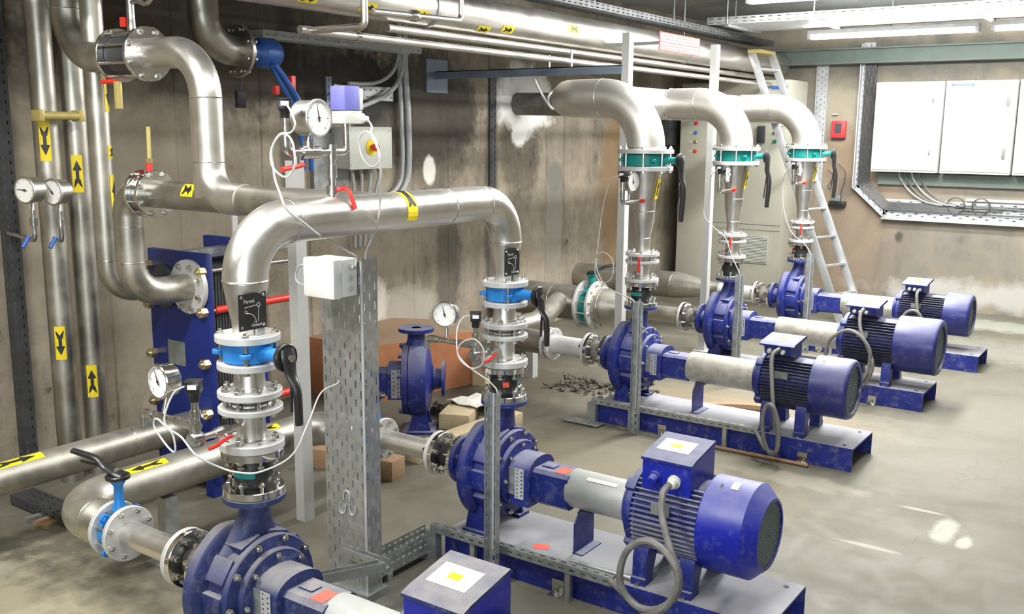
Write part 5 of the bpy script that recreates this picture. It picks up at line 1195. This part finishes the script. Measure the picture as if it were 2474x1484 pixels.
mb = MB(); mb.ab((-2.78, 10.965, .935), (.12, y0, .953)); mb.done('lower_rail', 'galv_light', t)
M = Matrix.Translation(V((-3.10, 11.0, 1.26))+u*.22) @ Matrix.Rotation(math.atan2(.30, .34), 4, 'Y'); MB().box(0, (.46, .06, .012), M=M).done('diagonal_rail', 'galv_light', t)
MB().ab((-3.112, 10.965, 1.26), (-3.100, y0, 2.80)).done('upright_rail', 'galv_light', t)
for k in range(9):
    o_ = k*.0135; m = 'cable_black'
    xe = (-.2, -1.9, -2.0, -1.75, -1.6, -2.05, -.3, -1.5, -.25)[k]
    pts = fillet([(-3.06+o_, 11.0, 2.75), (-3.06+o_, 11.0, 1.29+o_*.4), (-2.76+o_*.3, 11.0, 1.035+o_*.75), (xe, 11.0, 1.035+o_*.75)], .12, 6)
    wire('black cable in the bundle around the white cabinets', pts, .0075, m, 'power_cable', 'cable', 'black cables in the bent wall tray', 1)
for k, (x, lab) in enumerate(((-2.04, 'left small black cable loop on the wall tray'), (-1.80, 'right small black cable loop on the wall tray'))):
    tag(MB().tor((x, 10.985, 1.115), (0, 1, .1), .085, .006, 28, 8).done('cable_loop', 'cable_black', None, loc=(x, 10.985, 1.1)), lab+' under the white cabinets', 'cable')
for k, x in enumerate((-2.62, -2.56, -2.49, -2.42)):
    pts = [(x, 10.93, 1.455), (x+.01, 10.94, 1.40), (x+.05, 10.97, 1.32), (x+.14, 10.99, 1.22), (x+.28, 10.99, 1.14), (x+.45, 10.985, 1.11)]
    wire('grey cable dropping from the leftmost white cabinet to the wall tray', pts, .009, 'cable_motor' if k % 2 else 'cable_grey', 'drop_cable', 'cable', 'drop cables under the leftmost white cabinet', 6)
tag(MB().tube([(-1.95, 11.01, 1.178), (.2, 11.01, 1.178)], .016, 12).done('conduit', 'white', None, loc=(-1, 11.01, 1.178)), 'white conduit on the far wall below the white cabinets', 'conduit')
tag(MB().ab((-2.85, 11.0, 1.31), (2.0, 11.05, 1.43)).done('cable_duct', 'beam_green', None, loc=(-1, 11.02, 1.31)), 'dark duct strip directly under the white cabinets', 'duct')
t = thing('wall_beam', 'grey green steel beam along the top of the far wall', 'beam', (-1.2, 10.95, 2.5))
mb = MB(); mb.ab((-4.9, 10.86, 2.735), (2.5, 11.045, 2.75)); mb.ab((-4.9, 10.94, 2.60), (2.5, 10.955, 2.735)); mb.ab((-4.9, 10.86, 2.585), (2.5, 11.045, 2.60)); mb.done('beam', 'beam_green', t, ang=20)
strut('grey slotted tray upright on the far wall right of the third elbow', (-3.60, 11.03, 1.25), (1, 0, 0), (0, 0, 1), 1.45, .13, .04, 24, 'galv_light', cols=3, n=(0, -1, 0), name='wall_tray')
t = thing('call_point', 'red alarm box on the far wall right of the third elbow', 'alarm box', (-3.31, 11.0, 1.9))
MB().ab((-3.385, 10.985, 1.80), (-3.235, 11.05, 1.985), .006).done('box', 'call_red', t); MB().ab((-3.345, 10.980, 1.85), (-3.275, 10.986, 1.955)).done('glass_panel', 'dark_metal', t); MB().ab((-3.38, 11.0, 1.785), (-3.24, 11.05, 1.80)).done('shadow_strip', 'dark', t)  # dark strip under the box is its shadow, made as a solid piece
t = thing('socket_box', 'black socket box with thin cables on the far wall below the red box', 'socket', (-3.27, 11.0, 1.1))
MB().ab((-3.36, 10.97, 1.045), (-3.18, 11.05, 1.105), .006).done('box', 'black_plastic', t)
MB().ab((-3.33, 10.99, 1.105), (-3.24, 11.05, 1.17), .004).done('upper_case', 'label_grey', t)
for k, (a, b) in enumerate(((1.62, -3.20), (1.45, -3.38))):
    MB().tube(spline([(-3.40, 11.0, a), (-3.33, 10.99, a-.08), (b, 10.99, a-.2), (-3.25, 11.0, 1.15)], 6), .005, 8).done('thin_cable', 'cable_black', t)
tag(MB().ab((-3.385, 11.0, 2.05), (-3.33, 11.05, 2.062)).done('wall_clip', 'box_grey', None, loc=(-3.36, 11.02, 2.05)), 'small pale clip on the far wall above the red box', 'clip')

# beige floor cabinets
t = thing('control_cabinet', 'narrow beige cabinet with four round signal lamps, left of the post', 'cabinet', (-4.63, 10.5, 0), 'beige floor cabinets')
MB().ab((-4.84, 10.22, 0), (-4.43, 10.78, 2.38), .006).done('body', 'beige', t); d = MB().ab((-4.83, 10.20, .06), (-4.44, 10.22, 2.36), .003).done('door', 'beige', t)
for z, m in ((1.946, 'red_plastic'), (1.845, 'label_blue'), (1.743, 'brass'), (1.641, 'red_plastic')):
    MB().lathe([(0, 0), (0, .022), (.012, .020), (.018, .012), (.018, 0)], (-4.64, 10.20, z), (0, -1, 0), 16).done('signal_lamp', m, d)
    MB().ab((-4.725, 10.197, z-.004), (-4.675, 10.20, z+.004)).done('lamp_label', 'white', d)
t = thing('control_cabinet', 'wide beige cabinet with louvred vent behind the middle far pump', 'cabinet', (-4.0, 10.5, 0), 'beige floor cabinets')
MB().ab((-4.42, 10.22, 0), (-3.61, 10.80, 2.40), .006).done('body', 'beige', t); d = MB().ab((-4.41, 10.20, .06), (-3.62, 10.22, 2.38), .003).done('door', 'beige', t)
vt = MB().ab((-4.075, 10.186, .44), (-3.74, 10.20, .745), .003).done('vent', 'beige', d)
mb = MB()
for k in range(17): mb.box((-3.9075, 10.184, .462+k*.0163), (.30, .012, .007), M=Matrix.Translation((-3.9075, 10.183, .462+k*.0163)) @ Matrix.Rotation(.6, 4, 'X'))
mb.done('louvres', 'box_grey', vt)
MB().ab((-4.06, 10.1855, .452), (-3.755, 10.1862, .733)).done('vent_mesh', 'dark_metal', vt)
MB().ab((-3.80, 10.196, 2.30), (-3.625, 10.20, 2.335)).done('blue_label', 'label_blue', d)
for x, z, m in ((-3.732, 1.758, 'lamp_green'), (-3.735, 1.85, 'dark_metal'), (-3.816, 1.555, 'red_plastic'), (-3.80, 1.47, 'dark_metal')):
    MB().lathe([(0, 0), (0, .022), (.014, .020), (.014, 0)], (x, 10.20, z), (0, -1, 0), 16).done('push_button', m, d)
MB().ab((-3.92, 10.16, 1.74), (-3.84, 10.20, 1.92), .004).done('meter', 'dark_metal', d)
for z in (.80, .86): MB().ab((-4.41, 10.1975, z), (-3.62, 10.2, z+.006)).done('door_seam', 'label_grey', d)
# aluminium ladder leaning in front of the cabinets
t = thing('ladder', 'aluminium ladder with yellow top leaning beside the beige cabinet', 'ladder', (-2.7, 9.78, 0))
La, Lb = V((-2.740, 9.60, .0)), V((-3.80, 9.60, 2.64)); Ra, Rb = V((-2.625, 9.95, 0)), V((-3.725, 9.95, 2.64))
def rail(a, b):
    d = (b-a).normalized(); M = frame((a+b)/2, (0, 1, 0), d); return MB().box(0, (.028, (b-a).length, .075), M=M, bev=.003).done('ladder_rail', 'alu', t)
rail(La, Lb); rail(Ra, Rb)
for k in range(1, 10):
    q = k/9.6; a, b = La.lerp(Lb, q), Ra.lerp(Rb, q); d = (b-a).normalized(); M = frame((a+b)/2, d, (1, 0, .15)); MB().box(0, ((b-a).length, .06, .022), M=M, bev=.002).done('ladder_rung', 'alu', t)
M = frame((Lb+Rb)/2+V((0, 0, .01)), (0, 1, 0), (1, 0, 0)); MB().box(0, (.44, .13, .035), M=M, bev=.004).done('yellow_cap', 'brass_handle', t)

# ------------------------------------------------------------------ ceiling gear
def luminaire(lab, c, L, ax, hwid=.13):
    c = V(c); a = V(ax); s_ = V((a.y, a.x, 0))
    t = thing('fluorescent_lamp', lab, 'lamp', c, 'tube lamps')
    sz = lambda w, h: (L if a.x else w, L if a.y else w, h)
    MB().box(c+V((0, 0, .045)), sz(hwid, .04), bev=.006).done('housing', 'housing', t)
    for q in (-.035, .035):
        MB().tube([c+s_*q-a*(L/2-.03), c+s_*q+a*(L/2-.03)], .014, 14).done('tube', 'tube_glow', t)
    for e in (-1, 1): MB().box(c+a*e*(L/2-.015)+V((0, 0, .01)), (.03 if a.x else .12, .03 if a.y else .12, .05)).done('end_holder', 'housing', t)
    MB().tube([c+V((0, 0, .07)), (c.x, c.y, ZC)], .006, 8).done('hanger_rod', 'galv', t)
    return t
luminaire('lit tube lamp hung from the ceiling before the white cabinets, left one', (-2.45, 9.52, 2.745), 1.5, (1, 0, 0))
luminaire('lit tube lamp hung from the ceiling before the white cabinets, at the right edge', (-.85, 9.52, 2.745), 1.5, (1, 0, 0))
luminaire('lit tube lamp high above the far pumps at the top edge of the photo', (-1.9, 8.2, 2.94), 2.8, (1, 0, 0), .05)
t = thing('ceiling_cable_tray', 'wide perforated cable tray under the ceiling above the white cabinets', 'cable tray', (-1.5, 9.2, 2.8))
MB().perf((-3.9, 8.72, 2.83), (1, 0, 0), (0, 1, 0), 6.3, .78, 52, 6, .07, .012, False).done('tray_floor', 'galv_light', t, solid=.003)
for y in (8.72, 9.50):
    MB().perf((-3.9, y, 2.83), (1, 0, 0), (0, 0, 1), 6.3, .065, 78, 2, .04, .008, False).done('tray_side', 'galv_light', t, solid=.003)
for x in (-3.7, -2.9, -1.6, -.3): MB().tube([(x, 8.71, 2.82), (x, 8.71, ZC)], .007, 8).done('hanger_rod', 'galv', t); MB().ab((x-.02, 8.70, 2.805), (x+.02, 9.52, 2.828)).done('cross_bar', 'galv', t)
for k, y in enumerate((8.85, 8.95, 9.05, 9.12, 9.25, 9.33)):
    pts = [(-3.85+.26*i, y+.02*math.sin(i*1.7+k), 2.86+.004*(k % 2)) for i in range(25)]
    wire('cable lying in the wide ceiling tray', pts, .012, 'cable_black' if k % 2 else 'cable_grey', 'tray_cable', 'cable', 'cables in the wide ceiling tray', 2)
t = thing('ceiling_cable_tray', 'narrow cable tray close above the fat overhead pipe', 'cable tray', (-3.9, 7.0, 2.745))
MB().perf((-3.98, 2.6, 2.745), (1, 0, 0), (0, 1, 0), .18, 7.6, 3, 110, .012, .05, True).done('tray_floor', 'dark_metal', t, solid=.003)
for x in (-3.98, -3.80): MB().perf((x, 2.6, 2.745), (0, 1, 0), (0, 0, 1), 7.6, .05, 96, 2, .04, .007, False).done('tray_side', 'dark_metal', t, solid=.003)
for y in (4, 5.4, 6.8, 8.2, 9.6): MB().tube([(-3.99, y, 2.745), (-3.99, y, ZC)], .007, 8).done('hanger_rod', 'galv', t)
for k, x in enumerate((-3.955, -3.92, -3.89, -3.855, -3.825)):
    pts = [(x+.006*math.sin(i*1.3+k), 2.6+.38*i, 2.765+.02*(k % 2)) for i in range(21)]
    wire('cable in the narrow ceiling tray above the overhead pipe', pts, .012, ('cable_black', 'cable_motor', 'call_red')[k % 3], 'tray_cable', 'cable', 'cables in the narrow ceiling tray', 2)

# ------------------------------------------------------------------ lamps and camera
def lamp(name, loc, size, energy, col, rot):
    d = bpy.data.lights.new(name, 'AREA'); d.shape = 'RECTANGLE'; d.size, d.size_y = size; d.energy = energy; d.color = col
    o = bpy.data.objects.new(name, d); COL.objects.link(o); o.location = loc; o.rotation_euler = rot; return o
lamp('ceiling_lamp', (-2.1, 7.0, 3.06), (.3, 3.0), 205, (1, .985, .95), (0, 0, 0))
lamp('ceiling_lamp', (-.9, 5.8, 3.06), (.3, 3.0), 30, (1, .985, .95), (0, 0, 0))
lamp('ceiling_lamp', (-1.4, 2.2, 3.06), (.3, 3.0), 50, (1, .98, .94), (0, 0, 0))
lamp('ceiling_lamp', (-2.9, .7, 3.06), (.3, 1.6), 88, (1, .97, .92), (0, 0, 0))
lamp('window_daylight', (.6, -2.1, 1.9), (2.4, 1.4), 95, (.86, .94, 1), (math.radians(90), 0, 0))
wd = bpy.data.worlds.new('world'); SC.world = wd; wd.use_nodes = True
wd.node_tree.nodes['Background'].inputs[0].default_value = (.9, .95, 1, 1); wd.node_tree.nodes['Background'].inputs[1].default_value = .02
cd = bpy.data.cameras.new('camera'); cam = bpy.data.objects.new('camera', cd); COL.objects.link(cam)
f_, yaw, pit, rol = 2351.1, .6096, .17939, -.00797
cd.sensor_fit = 'HORIZONTAL'; cd.sensor_width = 36; cd.lens = f_/2474*36; cd.clip_start = .05
fw = V((-math.sin(yaw)*math.cos(pit), math.cos(yaw)*math.cos(pit), -math.sin(pit)))
rt = V((math.cos(yaw), math.sin(yaw), 0)); dn = fw.cross(rt)
r2 = rt*math.cos(rol)+dn*math.sin(rol); d2 = -rt*math.sin(rol)+dn*math.cos(rol)
cam.matrix_world = Matrix(((r2.x, -d2.x, -fw.x, 0), (r2.y, -d2.y, -fw.y, 0), (r2.z, -d2.z, -fw.z, 1.85), (0, 0, 0, 1)))
SC.camera = cam
SC.view_settings.view_transform = 'Standard'; SC.view_settings.look = 'None'; SC.view_settings.gamma = 1
SC.view_settings.use_curve_mapping = False; SC.view_settings.exposure = 0.62
